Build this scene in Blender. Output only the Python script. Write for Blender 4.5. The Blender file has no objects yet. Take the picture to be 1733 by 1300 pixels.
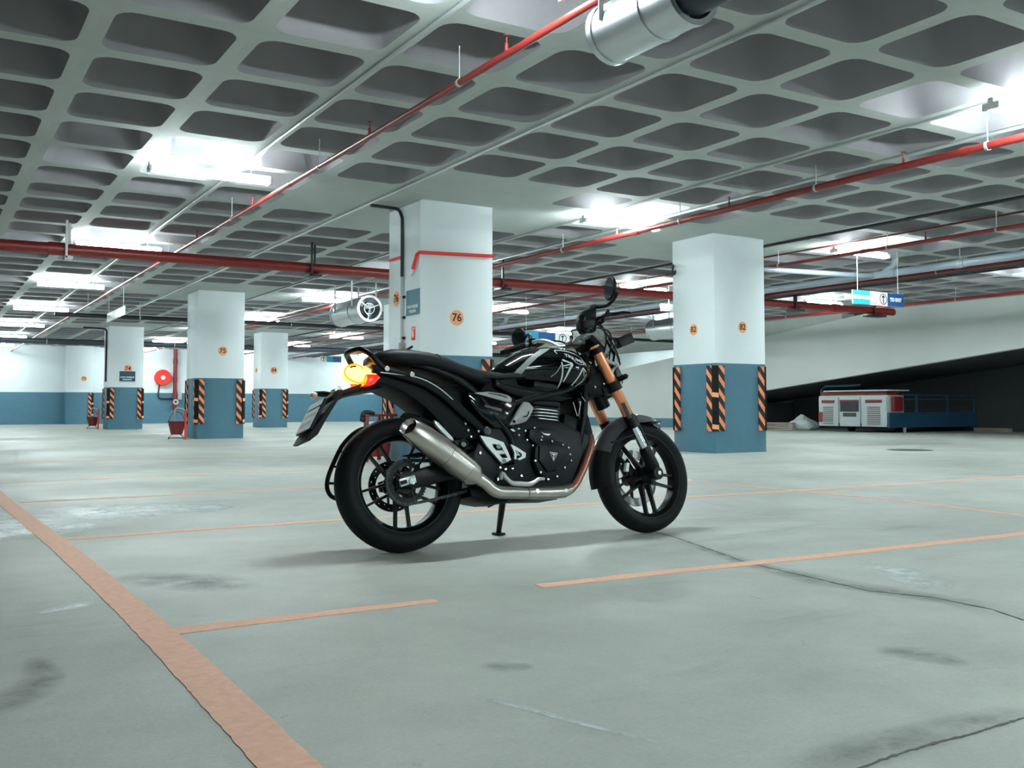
import bpy, bmesh, math, random
from math import sin, cos, pi, radians
from mathutils import Vector, Matrix
from mathutils.bvhtree import BVHTree

random.seed(4)
S = bpy.context.scene
COL = S.collection

# ------------------------------------------------------------------ camera, world, exposure
cam_d = bpy.data.cameras.new('camera')
cam_d.sensor_width = 36.0
cam_d.lens = 1653.44 * 36.0 / 1733.0
cam_d.shift_y = -(650.0 - 606.33) / 1733.0
cam_d.clip_end = 200
cam = bpy.data.objects.new('camera', cam_d)
COL.objects.link(cam)
_r = Vector((0.85406, -0.52017, -0.00122))
_d = Vector((0.02511, 0.04357, -0.99873))
_f = Vector((0.51957, 0.85295, 0.05027))
cam.matrix_world = Matrix(((_r.x, -_d.x, -_f.x, 0.0), (_r.y, -_d.y, -_f.y, 0.0), (_r.z, -_d.z, -_f.z, 0.6533), (0, 0, 0, 1)))
S.camera = cam

world = bpy.data.worlds.new('world')
S.world = world
world.use_nodes = True
world.node_tree.nodes['Background'].inputs[0].default_value = (0.55, 0.75, 0.8, 1)
world.node_tree.nodes['Background'].inputs[1].default_value = 0.02

S.view_settings.view_transform = 'Standard'
S.view_settings.look = 'None'
S.view_settings.gamma = 1.0
S.view_settings.use_curve_mapping = False
S.view_settings.exposure = 0.0
TUBE_STRENGTH = 242.0
TUBE_COLOR = (0.87, 1.0, 1.0)

# ------------------------------------------------------------------ materials
def srgb(r, g, b):
    f = lambda c: c / 12.92 if c <= 0.04045 else ((c + 0.055) / 1.055) ** 2.4
    return (f(r / 255), f(g / 255), f(b / 255), 1)

def mat(name, col, rough=0.6, metal=0.0, spec=0.5, noise=0.0, nscale=8.0, bump=0.0, emit=None, estr=0.0, coat=0.0, trans=0.0, alpha=1.0, dark=None):
    m = bpy.data.materials.new(name)
    m.use_nodes = True
    nt = m.node_tree
    p = nt.nodes['Principled BSDF']
    p.inputs['Base Color'].default_value = col
    p.inputs['Roughness'].default_value = rough
    p.inputs['Metallic'].default_value = metal
    p.inputs['Specular IOR Level'].default_value = spec
    p.inputs['Coat Weight'].default_value = coat
    p.inputs['Coat Roughness'].default_value = 0.06
    p.inputs['Transmission Weight'].default_value = trans
    p.inputs['Alpha'].default_value = alpha
    if emit:
        p.inputs['Emission Color'].default_value = emit
        p.inputs['Emission Strength'].default_value = estr
    if noise or bump:
        tc = nt.nodes.new('ShaderNodeTexCoord')
        n = nt.nodes.new('ShaderNodeTexNoise')
        n.inputs['Scale'].default_value = nscale
        n.inputs['Detail'].default_value = 6
        nt.links.new(tc.outputs['Object'], n.inputs['Vector'])
        if noise:
            r = nt.nodes.new('ShaderNodeMix')
            r.data_type = 'RGBA'
            k = 1 - noise
            r.inputs['A'].default_value = dark or (col[0] * k, col[1] * k, col[2] * k, 1)
            r.inputs['B'].default_value = (min(1, col[0] * (1 + noise)), min(1, col[1] * (1 + noise)), min(1, col[2] * (1 + noise)), 1) if not dark else col
            nt.links.new(n.outputs['Fac'], r.inputs['Factor'])
            nt.links.new(r.outputs['Result'], p.inputs['Base Color'])
        if bump:
            b = nt.nodes.new('ShaderNodeBump')
            b.inputs['Strength'].default_value = bump
            b.inputs['Distance'].default_value = 0.01
            nt.links.new(n.outputs['Fac'], b.inputs['Height'])
            nt.links.new(b.outputs['Normal'], p.inputs['Normal'])
    return m

def floor_material():
    m = mat('concrete_floor', srgb(178, 186, 180), rough=0.62, spec=0.35)
    nt = m.node_tree
    p = nt.nodes['Principled BSDF']
    L = nt.links.new
    tc = nt.nodes.new('ShaderNodeTexCoord')
    def noise(scale, detail, rough=0.6, dist=0.0, vec=None):
        n = nt.nodes.new('ShaderNodeTexNoise')
        n.inputs['Scale'].default_value = scale
        n.inputs['Detail'].default_value = detail
        n.inputs['Roughness'].default_value = rough
        n.inputs['Distortion'].default_value = dist
        L(vec or tc.outputs['Object'], n.inputs['Vector'])
        return n.outputs['Fac']
    def ramp(fac, a, b, ca, cb):
        r = nt.nodes.new('ShaderNodeValToRGB')
        r.color_ramp.elements[0].position = a
        r.color_ramp.elements[1].position = b
        r.color_ramp.elements[0].color = (ca, ca, ca, 1)
        r.color_ramp.elements[1].color = (cb, cb, cb, 1)
        L(fac, r.inputs['Fac'])
        return r.outputs['Color']
    def mul(a, b):
        x = nt.nodes.new('ShaderNodeMix')
        x.data_type = 'RGBA'
        x.blend_type = 'MULTIPLY'
        x.inputs['Factor'].default_value = 1
        if isinstance(a, tuple): x.inputs['A'].default_value = a
        else: L(a, x.inputs['A'])
        L(b, x.inputs['B'])
        return x.outputs['Result']
    mp = nt.nodes.new('ShaderNodeMapping')
    mp.inputs['Scale'].default_value = (0.35, 1.6, 1)
    L(tc.outputs['Object'], mp.inputs['Vector'])
    c = mul(srgb(197, 202, 195), ramp(noise(0.55, 8, 0.65, 0.6), 0.3, 0.7, 0.78, 1.0))
    c = mul(c, ramp(noise(2.2, 9, 0.75), 0.28, 0.7, 0.80, 1.02))
    c = mul(c, ramp(noise(90, 5, 0.85), 0.25, 0.75, 0.84, 1.10))
    c = mul(c, ramp(noise(1.1, 9, 0.7, 0.3, mp.outputs['Vector']), 0.28, 0.42, 0.72, 1.0))
    c = mul(c, ramp(noise(5.0, 6, 0.7, 1.2), 0.24, 0.34, 0.6, 1.0))
    L(c, p.inputs['Base Color'])
    rr = ramp(noise(0.5, 4, 0.5), 0.4, 0.62, 0.5, 0.72)
    L(rr, p.inputs['Roughness'])
    b = nt.nodes.new('ShaderNodeBump')
    b.inputs['Strength'].default_value = 0.18
    b.inputs['Distance'].default_value = 0.006
    L(noise(45, 5, 0.7), b.inputs['Height'])
    L(b.outputs['Normal'], p.inputs['Normal'])
    return m

def stripe_material():
    """rubber corner guard: orange reflective bands running down to the right on black"""
    m = mat('guard_stripes', srgb(20, 22, 22), rough=0.55)
    nt = m.node_tree
    p = nt.nodes['Principled BSDF']
    L = nt.links.new
    tc = nt.nodes.new('ShaderNodeTexCoord')
    sx = nt.nodes.new('ShaderNodeSeparateXYZ')
    L(tc.outputs['Object'], sx.inputs[0])
    def mth(op, a, b=None):
        n = nt.nodes.new('ShaderNodeMath')
        n.operation = op
        for i, v in enumerate((a, b)):
            if v is None: continue
            if isinstance(v, (int, float)): n.inputs[i].default_value = v
            else: L(v, n.inputs[i])
        return n.outputs[0]
    s = mth('SUBTRACT', mth('ADD', sx.outputs['Z'], mth('MULTIPLY', sx.outputs['X'], 1.15)), mth('MULTIPLY', sx.outputs['Y'], 1.15))
    fr = mth('FRACT', mth('ADD', mth('MULTIPLY', s, 5.1), 20.3))
    on = mth('LESS_THAN', fr, 0.46)
    mx = nt.nodes.new('ShaderNodeMix')
    mx.data_type = 'RGBA'
    mx.inputs['A'].default_value = srgb(16, 19, 20)
    mx.inputs['B'].default_value = srgb(255, 150, 100)
    L(on, mx.inputs['Factor'])
    L(mx.outputs['Result'], p.inputs['Base Color'])
    return m

def smear_material(name, col, rough=0.7, nscale=7.0, lo=0.3, hi=0.6, amt=0.8):
    """stain or pale patch whose edges thin out along the mesh attribute 'fade', broken up by noise"""
    m = mat(name, col, rough, spec=0.3)
    nt = m.node_tree
    p = nt.nodes['Principled BSDF']
    at = nt.nodes.new('ShaderNodeAttribute')
    at.attribute_name = 'fade'
    tc = nt.nodes.new('ShaderNodeTexCoord')
    n = nt.nodes.new('ShaderNodeTexNoise')
    n.inputs['Scale'].default_value = nscale
    n.inputs['Detail'].default_value = 8
    n.inputs['Roughness'].default_value = 0.7
    nt.links.new(tc.outputs['Object'], n.inputs['Vector'])
    r = nt.nodes.new('ShaderNodeMapRange')
    r.inputs['From Min'].default_value = lo
    r.inputs['From Max'].default_value = hi
    r.inputs['To Max'].default_value = amt
    nt.links.new(n.outputs['Fac'], r.inputs['Value'])
    x = nt.nodes.new('ShaderNodeMath')
    x.operation = 'MULTIPLY'
    nt.links.new(at.outputs['Fac'], x.inputs[0])
    nt.links.new(r.outputs['Result'], x.inputs[1])
    nt.links.new(x.outputs[0], p.inputs['Alpha'])
    return m

M = {}
M['floor'] = floor_material()
M['soffit'] = mat('painted_concrete_soffit', srgb(180, 187, 184), 0.8, noise=0.12, nscale=3, bump=0.1)
M['coffer'] = mat('shaded_concrete_coffer', srgb(142, 140, 145), 0.9, noise=0.12, nscale=5)  # same concrete as the ribs, darkened in colour for the recess shade
M['white'] = mat('white_wall_paint', srgb(230, 239, 242), 0.7, noise=0.04, nscale=2)
M['ramp'] = mat('ramp_paint', srgb(206, 210, 208), 0.75, noise=0.06, nscale=1.2)
M['blue'] = mat('blue_grey_paint', srgb(76, 120, 140), 0.6, noise=0.12, nscale=6)
M['darkshade'] = mat('dark_shaded_concrete', srgb(60, 64, 66), 0.9, noise=0.2)  # dark tone of the ramp slab; on the store walls it paints in shade
M['line'] = mat('orange_floor_paint', srgb(246, 186, 160), 0.75, noise=0.24, nscale=38)
M['crack'] = mat('crack_dirt', srgb(104, 106, 104), 0.95)
M['smear'] = smear_material('damp_smear', srgb(118, 124, 122), amt=0.42)
M['pale_smear'] = smear_material('pale_floor_smear', srgb(226, 238, 238), 0.4, 5.0, 0.36, 0.54, 0.7)  # pale patches on the floor, thinner towards their edges
M['stripes'] = stripe_material()
M['rubber'] = mat('black_rubber', srgb(11, 16, 18), 0.6, spec=0.25)
M['orange'] = mat('orange_paint', srgb(252, 176, 124), 0.6)
M['ink'] = mat('black_print', srgb(30, 32, 34), 0.7)
M['red'] = mat('red_pipe_paint', srgb(132, 37, 33), 0.38, noise=0.1, nscale=20)
M['redbright'] = mat('bright_red_paint', srgb(236, 56, 44), 0.45)
M['darkred'] = mat('dull_red_paint', srgb(112, 28, 26), 0.5)
M['galv'] = mat('galvanised_steel', srgb(206, 212, 214), 0.3, metal=0.95, noise=0.06, nscale=5)
M['conduit'] = mat('grey_conduit', srgb(176, 182, 182), 0.45, metal=0.3)
M['darkpipe'] = mat('dark_pipe', srgb(52, 62, 72), 0.5)
M['pvc'] = mat('grey_pvc', srgb(150, 162, 172), 0.4)
M['blackpipe'] = mat('black_pipe', srgb(22, 28, 34), 0.45)
M['tray'] = mat('cable_tray_steel', srgb(92, 98, 104), 0.5, metal=0.4)
M['lampwhite'] = mat('lamp_housing', srgb(230, 234, 234), 0.5)
M['tube'] = mat('fluorescent_tube', srgb(240, 250, 250), 0.5, emit=TUBE_COLOR + (1,), estr=TUBE_STRENGTH)
M['signwhite'] = mat('sign_white', srgb(236, 242, 242), 0.5)
M['signcyan'] = mat('sign_cyan', srgb(20, 150, 190), 0.5)
M['signblue'] = mat('sign_blue', srgb(8, 74, 138), 0.5)
M['signnavy'] = mat('sign_navy', srgb(28, 70, 96), 0.5)
M['signgrey'] = mat('sign_slate', srgb(104, 142, 156), 0.5)
M['print'] = mat('white_print', srgb(232, 242, 244), 0.6)
M['machine'] = mat('machine_white', srgb(178, 190, 190), 0.5, noise=0.06)
M['louver'] = mat('machine_louver', srgb(120, 92, 96), 0.6)
M['sack'] = mat('white_sack', srgb(200, 210, 212), 0.8)
M['wood'] = mat('dusty_plank', srgb(150, 140, 130), 0.8, noise=0.2, nscale=14)
M['iron'] = mat('iron_lid', srgb(58, 62, 64), 0.7, noise=0.2)
# motorcycle
M['tyre'] = mat('tyre_rubber', srgb(19, 24, 27), 0.66, spec=0.2, noise=0.15, nscale=40)
M['satin'] = mat('satin_black', srgb(6, 11, 13), 0.4, spec=0.2)
M['matte'] = mat('matte_black_plastic', srgb(9, 14, 18), 0.6, spec=0.18, noise=0.1, nscale=60)
M['engine'] = mat('engine_black', srgb(8, 16, 21), 0.42, spec=0.22)
M['gloss'] = mat('gloss_black_paint', srgb(4, 6, 8), 0.08, spec=0.3, coat=0.25)
M['seat'] = mat('seat_vinyl', srgb(16, 19, 25), 0.5, spec=0.22, bump=0.05, nscale=200)
M['stripegrey'] = mat('tank_stripe', srgb(140, 148, 148), 0.3)
M['decal'] = mat('tank_lettering', srgb(206, 216, 216), 0.4)
M['gold'] = mat('gold_fork_anodised', srgb(255, 166, 120), 0.22, metal=0.55)
M['chrome'] = mat('chrome', srgb(225, 232, 234), 0.14, metal=1.0)
M['steel'] = mat('brushed_steel', srgb(192, 187, 181), 0.27, metal=0.9, noise=0.08, nscale=30)
M['header'] = mat('heat_tinted_steel', srgb(176, 120, 100), 0.34, metal=0.85, noise=0.1, nscale=10)
M['alu'] = mat('cast_aluminium', srgb(196, 202, 202), 0.38, metal=0.65)
M['dullsilver'] = mat('dull_silver', srgb(150, 152, 152), 0.45, metal=0.55)
M['disc'] = mat('brake_disc_steel', srgb(150, 148, 150), 0.35, metal=0.9)
M['fendergrey'] = mat('grey_fender', srgb(74, 74, 82), 0.35, coat=0.3)
M['lens_orange'] = mat('tail_lamp_glow', srgb(255, 200, 60), 0.3, emit=(1, 0.36, 0.03, 1), estr=18.0)
M['lens_amber'] = mat('tail_lamp_amber', srgb(255, 120, 10), 0.3, emit=(1, 0.33, 0.01, 1), estr=1.6)
M['glow_red'] = mat('tail_lamp_red_glow', srgb(220, 20, 10), 0.2, emit=(1, 0.02, 0.01, 1), estr=1.3)
M['lens_clear'] = mat('indicator_lens', srgb(235, 235, 230), 0.2, coat=0.4)
M['plate'] = mat('number_plate_white', srgb(246, 250, 250), 0.5)
M['glass'] = mat('screen_glass', srgb(235, 240, 240), 0.05, trans=1.0, spec=0.5)
M['mirror'] = mat('mirror_glass', srgb(150, 160, 166), 0.03, metal=1.0)

# ------------------------------------------------------------------ mesh helpers
def nb(): return bmesh.new()

def add(bm, vs, fs, m=0):
    v = [bm.verts.new(p) for p in vs]
    out = []
    for f in fs:
        try:
            q = bm.faces.new([v[i] for i in f])
            q.material_index = m
            out.append(q)
        except ValueError:
            pass
    return v

def box(bm, c, s, R=None, m=0, bev=0.0):
    t = nb()
    bmesh.ops.create_cube(t, size=1.0)
    for v in t.verts: v.co = Vector((v.co.x * s[0], v.co.y * s[1], v.co.z * s[2]))
    if bev: bmesh.ops.bevel(t, geom=t.edges[:], offset=bev, segments=2, profile=0.6, affect='EDGES')
    c = Vector(c)
    vs = [(R @ v.co if R else v.co) + c for v in t.verts]
    t.verts.index_update()
    fs = [[v.index for v in f.verts] for f in t.faces]
    t.free()
    return add(bm, vs, fs, m)

def bar(bm, a, b, w, h, m=0, up=(0, 0, 1), bev=0.0):
    a, b = Vector(a), Vector(b)
    x = (b - a)
    L = x.length
    x.normalize()
    y = Vector(up).cross(x)
    if y.length < 1e-4: y = Vector((1, 0, 0)).cross(x)
    y.normalize()
    z = x.cross(y)
    R = Matrix((x, y, z)).transposed()
    return box(bm, (a + b) / 2, (L, w, h), R, m, bev)

def catmull(P, n=6):
    P = [Vector(p) for p in P]
    if len(P) < 3: return P
    out = []
    for i in range(len(P) - 1):
        p0 = P[i - 1] if i else P[0] * 2 - P[1]
        p1, p2 = P[i], P[i + 1]
        p3 = P[i + 2] if i + 2 < len(P) else P[-1] * 2 - P[-2]
        for k in range(n):
            t = k / n
            out.append(0.5 * ((2 * p1) + (p2 - p0) * t + (2 * p0 - 5 * p1 + 4 * p2 - p3) * t * t + (3 * p1 - p0 - 3 * p2 + p3) * t ** 3))
    out.append(P[-1])
    return out

def tube(bm, P, r, seg=10, m=0, caps=True, smooth=0, closed=False, flat=1.0):
    """swept tube; r is one radius or one per point (interpolated when smoothed)"""
    n0 = len(P)
    if smooth:
        P = catmull(P, smooth)
    P = [Vector(p) for p in P]
    n = len(P)
    if isinstance(r, (int, float)): R = [r] * n
    else:
        R = []
        for i in range(n):
            t = i / (n - 1) * (n0 - 1)
            k = min(int(t), n0 - 2)
            R.append(r[k] + (r[k + 1] - r[k]) * (t - k))
    T = []
    for i in range(n):
        a = P[(i - 1) % n] if (closed or i) else P[0]
        b = P[(i + 1) % n] if (closed or i < n - 1) else P[-1]
        T.append((b - a).normalized())
    u = T[0].orthogonal().normalized()
    if abs(T[0].z) < 0.9: u = (Vector((0, 0, 1)) - T[0] * T[0].z).normalized()
    rings = []
    for i in range(n):
        u = (u - T[i] * u.dot(T[i])).normalized()
        w = T[i].cross(u)
        rings.append([bm.verts.new(P[i] + (u * cos(2 * pi * k / seg) * flat + w * sin(2 * pi * k / seg)) * R[i]) for k in range(seg)])
    last = n if closed else n - 1
    for i in range(last):
        a, b = rings[i], rings[(i + 1) % n]
        for k in range(seg):
            f = bm.faces.new((a[k], a[(k + 1) % seg], b[(k + 1) % seg], b[k]))
            f.material_index = m
            f.smooth = True
    if caps and not closed:
        bm.faces.new(rings[0][::-1]).material_index = m
        bm.faces.new(rings[-1]).material_index = m
    return rings

def lathe(bm, prof, o, axis, seg=32, m=0, closed=False, caps=False, arc=None):
    """prof: [(radius, height along axis)]"""
    o, axis = Vector(o), Vector(axis).normalized()
    u = axis.orthogonal().normalized()
    w = axis.cross(u)
    rings = []
    for k in range(seg):
        a = 2 * pi * k / seg
        d = u * cos(a) + w * sin(a)
        rings.append([bm.verts.new(o + d * r + axis * h) for r, h in prof])
    n = len(prof)
    for k in range(seg):
        a, b = rings[k], rings[(k + 1) % seg]
        for i in range(n if closed else n - 1):
            j = (i + 1) % n
            if prof[i][0] < 1e-6 and prof[j][0] < 1e-6: continue
            f = bm.faces.new((a[i], b[i], b[j], a[j]))
            f.material_index = m
            f.smooth = True
    if caps:
        for i in (0, n - 1):
            if prof[i][0] > 1e-6:
                f = bm.faces.new([rings[k][i] for k in range(seg)])
                f.material_index = m
    return rings

def cyl(bm, a, b, r, seg=16, m=0, r2=None):
    a, b = Vector(a), Vector(b)
    L = (b - a).length
    c = min(r, L) * 0.12
    r2 = r if r2 is None else r2
    lathe(bm, [(0, 0), (r - c, 0), (r, c), (r2, L - c), (r2 - c, L), (0, L)], a, b - a, seg, m)

def prism(bm, poly, y0, y1, m=0, bev=0.0, inset=0.0):
    """poly in (x, z) extruded along y; inset shrinks the two end faces for a soft edge"""
    n = len(poly)
    cx = sum(p[0] for p in poly) / n
    cz = sum(p[1] for p in poly) / n
    area = sum(poly[i][0] * poly[(i + 1) % n][1] - poly[(i + 1) % n][0] * poly[i][1] for i in range(n))
    if area < 0: poly = poly[::-1]
    def shrink(d):
        out = []
        for i in range(n):
            p, a, b = Vector(poly[i]), Vector(poly[i - 1]), Vector(poly[(i + 1) % n])
            e1, e2 = (p - a).normalized(), (b - p).normalized()
            n1, n2 = Vector((-e1.y, e1.x)), Vector((-e2.y, e2.x))
            k = n1 + n2
            k = k / max(0.35, k.length_squared / 2) if k.length > 1e-3 else n1
            out.append(p + k * d)
        return out
    lay = [(y0, 0.0), (y1, 0.0)]
    if inset:
        s = 1 if y1 > y0 else -1
        e = min(inset, abs(y1 - y0) * 0.4)
        lay = [(y0, inset), (y0 + s * e * 0.3, inset * 0.3), (y0 + s * e, 0.0), (y1 - s * e, 0.0), (y1 - s * e * 0.3, inset * 0.3), (y1, inset)]
    rings = []
    for y, d in lay:
        pts = shrink(d) if d else [Vector(p) for p in poly]
        rings.append([bm.verts.new((p.x, y, p.y)) for p in pts])
    for a, b in zip(rings, rings[1:]):
        for i in range(n):
            f = bm.faces.new((a[i], a[(i + 1) % n], b[(i + 1) % n], b[i]))
            f.material_index = m
    bm.faces.new(rings[0]).material_index = m
    bm.faces.new(rings[-1][::-1]).material_index = m
    return rings

def ring_prism(bm, outer, inner, y0, y1, m=0):
    """frame plate: outer and inner outlines with the same number of points"""
    n = len(outer)
    R = [[bm.verts.new((p[0], y, p[1])) for p in q] for q in (outer, inner) for y in (y0, y1)]
    o0, o1, i0, i1 = R
    for i in range(n):
        j = (i + 1) % n
        for a, b, c, d in ((o0[i], o0[j], o1[j], o1[i]), (i0[j], i0[i], i1[i], i1[j]), (o0[j], o0[i], i0[i], i0[j]), (o1[i], o1[j], i1[j], i1[i])):
            bm.faces.new((a, b, c, d)).material_index = m

def loft(bm, rings, m=0, caps=True, closed=True):
    V = [[bm.verts.new(p) for p in r] for r in rings]
    n = len(V[0])
    for a, b in zip(V, V[1:]):
        for k in range(n if closed else n - 1):
            f = bm.faces.new((a[k], a[(k + 1) % n], b[(k + 1) % n], b[k]))
            f.material_index = m
            f.smooth = True
    if caps:
        bm.faces.new(V[0][::-1]).material_index = m
        bm.faces.new(V[-1]).material_index = m
    return V

def ball(bm, c, r, m=0, seg=14):
    if isinstance(r, (int, float)): r = (r, r, r)
    n = seg // 2
    prof = [(sin(pi * i / n), -cos(pi * i / n)) for i in range(n + 1)]
    prof[0] = (0, -1); prof[-1] = (0, 1)
    t = nb()
    lathe(t, prof, (0, 0, 0), (0, 0, 1), seg, m)
    bmesh.ops.remove_doubles(t, verts=t.verts[:], dist=1e-6)
    t.verts.index_update()
    vs = [(c[0] + v.co.x * r[0], c[1] + v.co.y * r[1], c[2] + v.co.z * r[2]) for v in t.verts]
    fs = [[v.index for v in f.verts] for f in t.faces]
    t.free()
    add(bm, vs, fs, m)

XF = {'front': None}
def fin(bm, name, mats, parent=None, loc=None, ang=35, front=False, matrix=None):
    bmesh.ops.remove_doubles(bm, verts=bm.verts[:], dist=1e-5)
    bmesh.ops.recalc_face_normals(bm, faces=bm.faces[:])
    if matrix is not None: bm.transform(matrix)
    if front: bm.transform(XF['front'])
    me = bpy.data.meshes.new(name)
    bm.to_mesh(me)
    bm.free()
    for k in (mats if isinstance(mats, (list, tuple)) else [mats]): me.materials.append(M[k])
    me.polygons.foreach_set('use_smooth', [True] * len(me.polygons))
    me.set_sharp_from_angle(angle=radians(ang))
    o = bpy.data.objects.new(name, me)
    COL.objects.link(o)
    if parent: o.parent = parent
    if loc: o.location = loc
    return o

def tag(o, label, cat, group=None, kind=None):
    o['label'] = label
    if cat: o['category'] = cat
    if group: o['group'] = group
    if kind: o['kind'] = kind
    return o

def thing(name, label, cat, loc=(0, 0, 0), rot=(0, 0, 0), group=None, kind=None):
    o = bpy.data.objects.new(name, None)
    o.empty_display_size = 0.1
    COL.objects.link(o)
    o.location = loc
    o.rotation_euler = rot
    return tag(o, label, cat, group, kind)

def dup(root, loc, label=None, rot=None):
    r = root.copy(); COL.objects.link(r); r.location = loc
    if rot: r.rotation_euler = rot
    if label: r['label'] = label
    for ch in list(root.children):
        c = ch.copy(); COL.objects.link(c); c.parent = r
        for g in list(ch.children):
            d = g.copy(); COL.objects.link(d); d.parent = c
    return r

def text(bm, s, size, X, o, up=(0, 0, 1), right=(1, 0, 0), depth=0.002, m=0, width=None, shear=0.0, weight=0.0):
    """flat raised lettering, centred on o, in the plane spanned by right and up"""
    cu = bpy.data.curves.new('t', 'FONT')
    cu.body = s
    cu.size = size
    cu.align_x = 'CENTER'
    cu.align_y = 'CENTER'
    cu.extrude = depth / 2
    cu.offset = weight
    cu.shear = shear
    cu.resolution_u = 3
    ob = bpy.data.objects.new('t', cu)
    COL.objects.link(ob)
    dg = bpy.context.evaluated_depsgraph_get()
    me = bpy.data.meshes.new_from_object(ob.evaluated_get(dg))
    COL.objects.unlink(ob)
    bpy.data.objects.remove(ob)
    vs = [v.co.copy() for v in me.vertices]
    if width and vs:
        w = max(v.x for v in vs) - min(v.x for v in vs)
        for v in vs: v.x *= width / w
    r, u = Vector(right), Vector(up)
    n = r.cross(u)
    o = Vector(o)
    if X == 'raw':
        res = (vs, [list(p.vertices) for p in me.polygons])
        bpy.data.meshes.remove(me)
        return res
    add(bm, [o + r * v.x + u * v.y + n * v.z for v in vs], [list(p.vertices) for p in me.polygons], m)
    bpy.data.meshes.remove(me)

def disc(bm, o, r, n, t=0.003, seg=28, m=0):
    lathe(bm, [(0, 0), (r, 0), (r, t), (0, t)], o, n, seg, m)

# ------------------------------------------------------------------ setting
ZC, ZB = 3.138, 1.28
GX = [0.94 + 0.92 * i for i in range(-8, 22)]
GY = [10.87 - 0.912 * k for k in range(17, 0, -1)] + [10.87 + 0.8775 * k for k in range(0, 38)]
RIB, DEP = 0.075, 0.36
COLS = [(5.07, 10.42), (9.665, 10.33), (5.015, 20.97), (9.66, 20.97), (4.95, 31.6), (9.62, 31.6)]

def structure(o, label):
    o['kind'] = 'structure'
    o['label'] = label
    return o

bm = nb()
add(bm, [(-12, -10, 0), (28, -10, 0), (28, 44, 0), (-12, 44, 0), (-12, -10, -.2), (28, -10, -.2), (28, 44, -.2), (-12, 44, -.2)],
    [(0, 1, 2, 3), (4, 7, 6, 5), (0, 4, 5, 1), (1, 5, 6, 2), (2, 6, 7, 3), (3, 7, 4, 0)])
floor = structure(fin(bm, 'floor', 'floor'), 'grey stained concrete floor of the parking level')

def ribbon(P, w, name, m, z=0.002, jag=0.0, t=0.0015, step=0.12, seed=1):
    """painted strip lying on the floor, with slightly ragged edges"""
    rnd = random.Random(seed)
    P = [Vector(p).to_2d() for p in P]
    pts = []
    for a, b in zip(P, P[1:]):
        n = max(1, int((b - a).length / step))
        pts += [a.lerp(b, k / n) for k in range(n)]
    pts.append(P[-1])
    W = w if isinstance(w, (list, tuple)) else [w] * 2
    bm = nb()
    rows = []
    for i, p in enumerate(pts):
        d = (pts[min(i + 1, len(pts) - 1)] - pts[max(i - 1, 0)]).normalized()
        nrm = Vector((-d.y, d.x))
        f = i / max(1, len(pts) - 1)
        hw = 0.5 * (W[0] + (W[-1] - W[0]) * f)
        l = p + nrm * (hw + rnd.uniform(-jag, jag))
        r = p - nrm * (hw + rnd.uniform(-jag, jag))
        rows.append([bm.verts.new((l.x, l.y, z)), bm.verts.new((r.x, r.y, z)), bm.verts.new((r.x, r.y, z - t)), bm.verts.new((l.x, l.y, z - t))])
    for a, b in zip(rows, rows[1:]):
        for k in range(4):
            bm.faces.new((a[k], b[k], b[(k + 1) % 4], a[(k + 1) % 4]))
    bm.faces.new(rows[0]); bm.faces.new(rows[-1][::-1])
    return fin(bm, name, m, floor)

ribbon([(0.44, 31), (0.50, 12), (0.525, 9.5), (0.548, 7.5), (0.58, 6.0), (0.604, 5.0), (0.611, 4.2), (0.614, 3.4), (0.612, 2.8), (0.601, 2.0), (0.595, 1.75), (0.58, 0.6)], (0.115, 0.104), 'painted_line', 'line', jag=0.0022, step=0.025, seed=2)
ribbon([(0.63, 2.985), (1.0, 2.99), (1.52, 2.985)], (0.095, 0.055), 'painted_line', 'line', z=0.00167, jag=0.004, seed=3)
ribbon([(1.96, 3.03), (2.6, 3.02), (3.3, 2.99), (4.89, 2.96), (6.0, 2.95)], (0.075, 0.088), 'painted_line', 'line', z=0.00164, jag=0.004, seed=4)
ribbon([(0.63, 5.35), (2.1, 5.41), (4.0, 5.42), (8.93, 5.39), (9.4, 5.39)], (0.085, 0.07), 'painted_line', 'line', z=0.00161, jag=0.006, seed=5)
ribbon([(0.63, 7.58), (2.87, 7.68), (5.2, 7.72)], 0.075, 'painted_line', 'line', z=0.00158, jag=0.006, seed=6)
ribbon([(0.63, 9.65), (3.75, 9.92), (4.9, 9.95)], 0.075, 'painted_line', 'line', z=0.00155, jag=0.006, seed=7)
ribbon([(0.63, 12.9), (5.0, 13.2)], 0.075, 'painted_line', 'line', z=0.00152, jag=0.006, seed=8)
ribbon([(5.888,4.569,0.000), (5.900,5.567,0.000), (5.866,6.625,0.000), (6.010,6.787,0.000)], (0.06, 0.055), 'painted_line', 'line', z=0.00149, jag=0.006, seed=9)
ribbon([(5.693,3.443,0.000), (5.888,4.569,0.000)], 0.06, 'painted_line', 'line', z=0.00146, jag=0.006, seed=10)
ribbon([(3.362,4.155,0.000), (3.256,3.747,0.000), (3.001,3.033,0.000), (2.948,2.644,0.000), (2.910,2.341,0.000), (2.992,2.138,0.000), (2.980,1.915,0.000), (2.914,1.771,0.000)], (0.003, 0.006), 'floor_crack', 'crack', z=0.0016, jag=0.0035, step=0.03, seed=11)
ribbon([(1.403,1.199,0.000), (1.476,1.214,0.000), (1.595,1.223,0.000), (1.722,1.225,0.000), (1.809,1.220,0.000), (1.913,1.224,0.000), (2.061,1.223,-0.000)], 0.006, 'floor_crack', 'crack', z=0.0016, jag=0.0025, step=0.012, seed=12)
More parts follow.
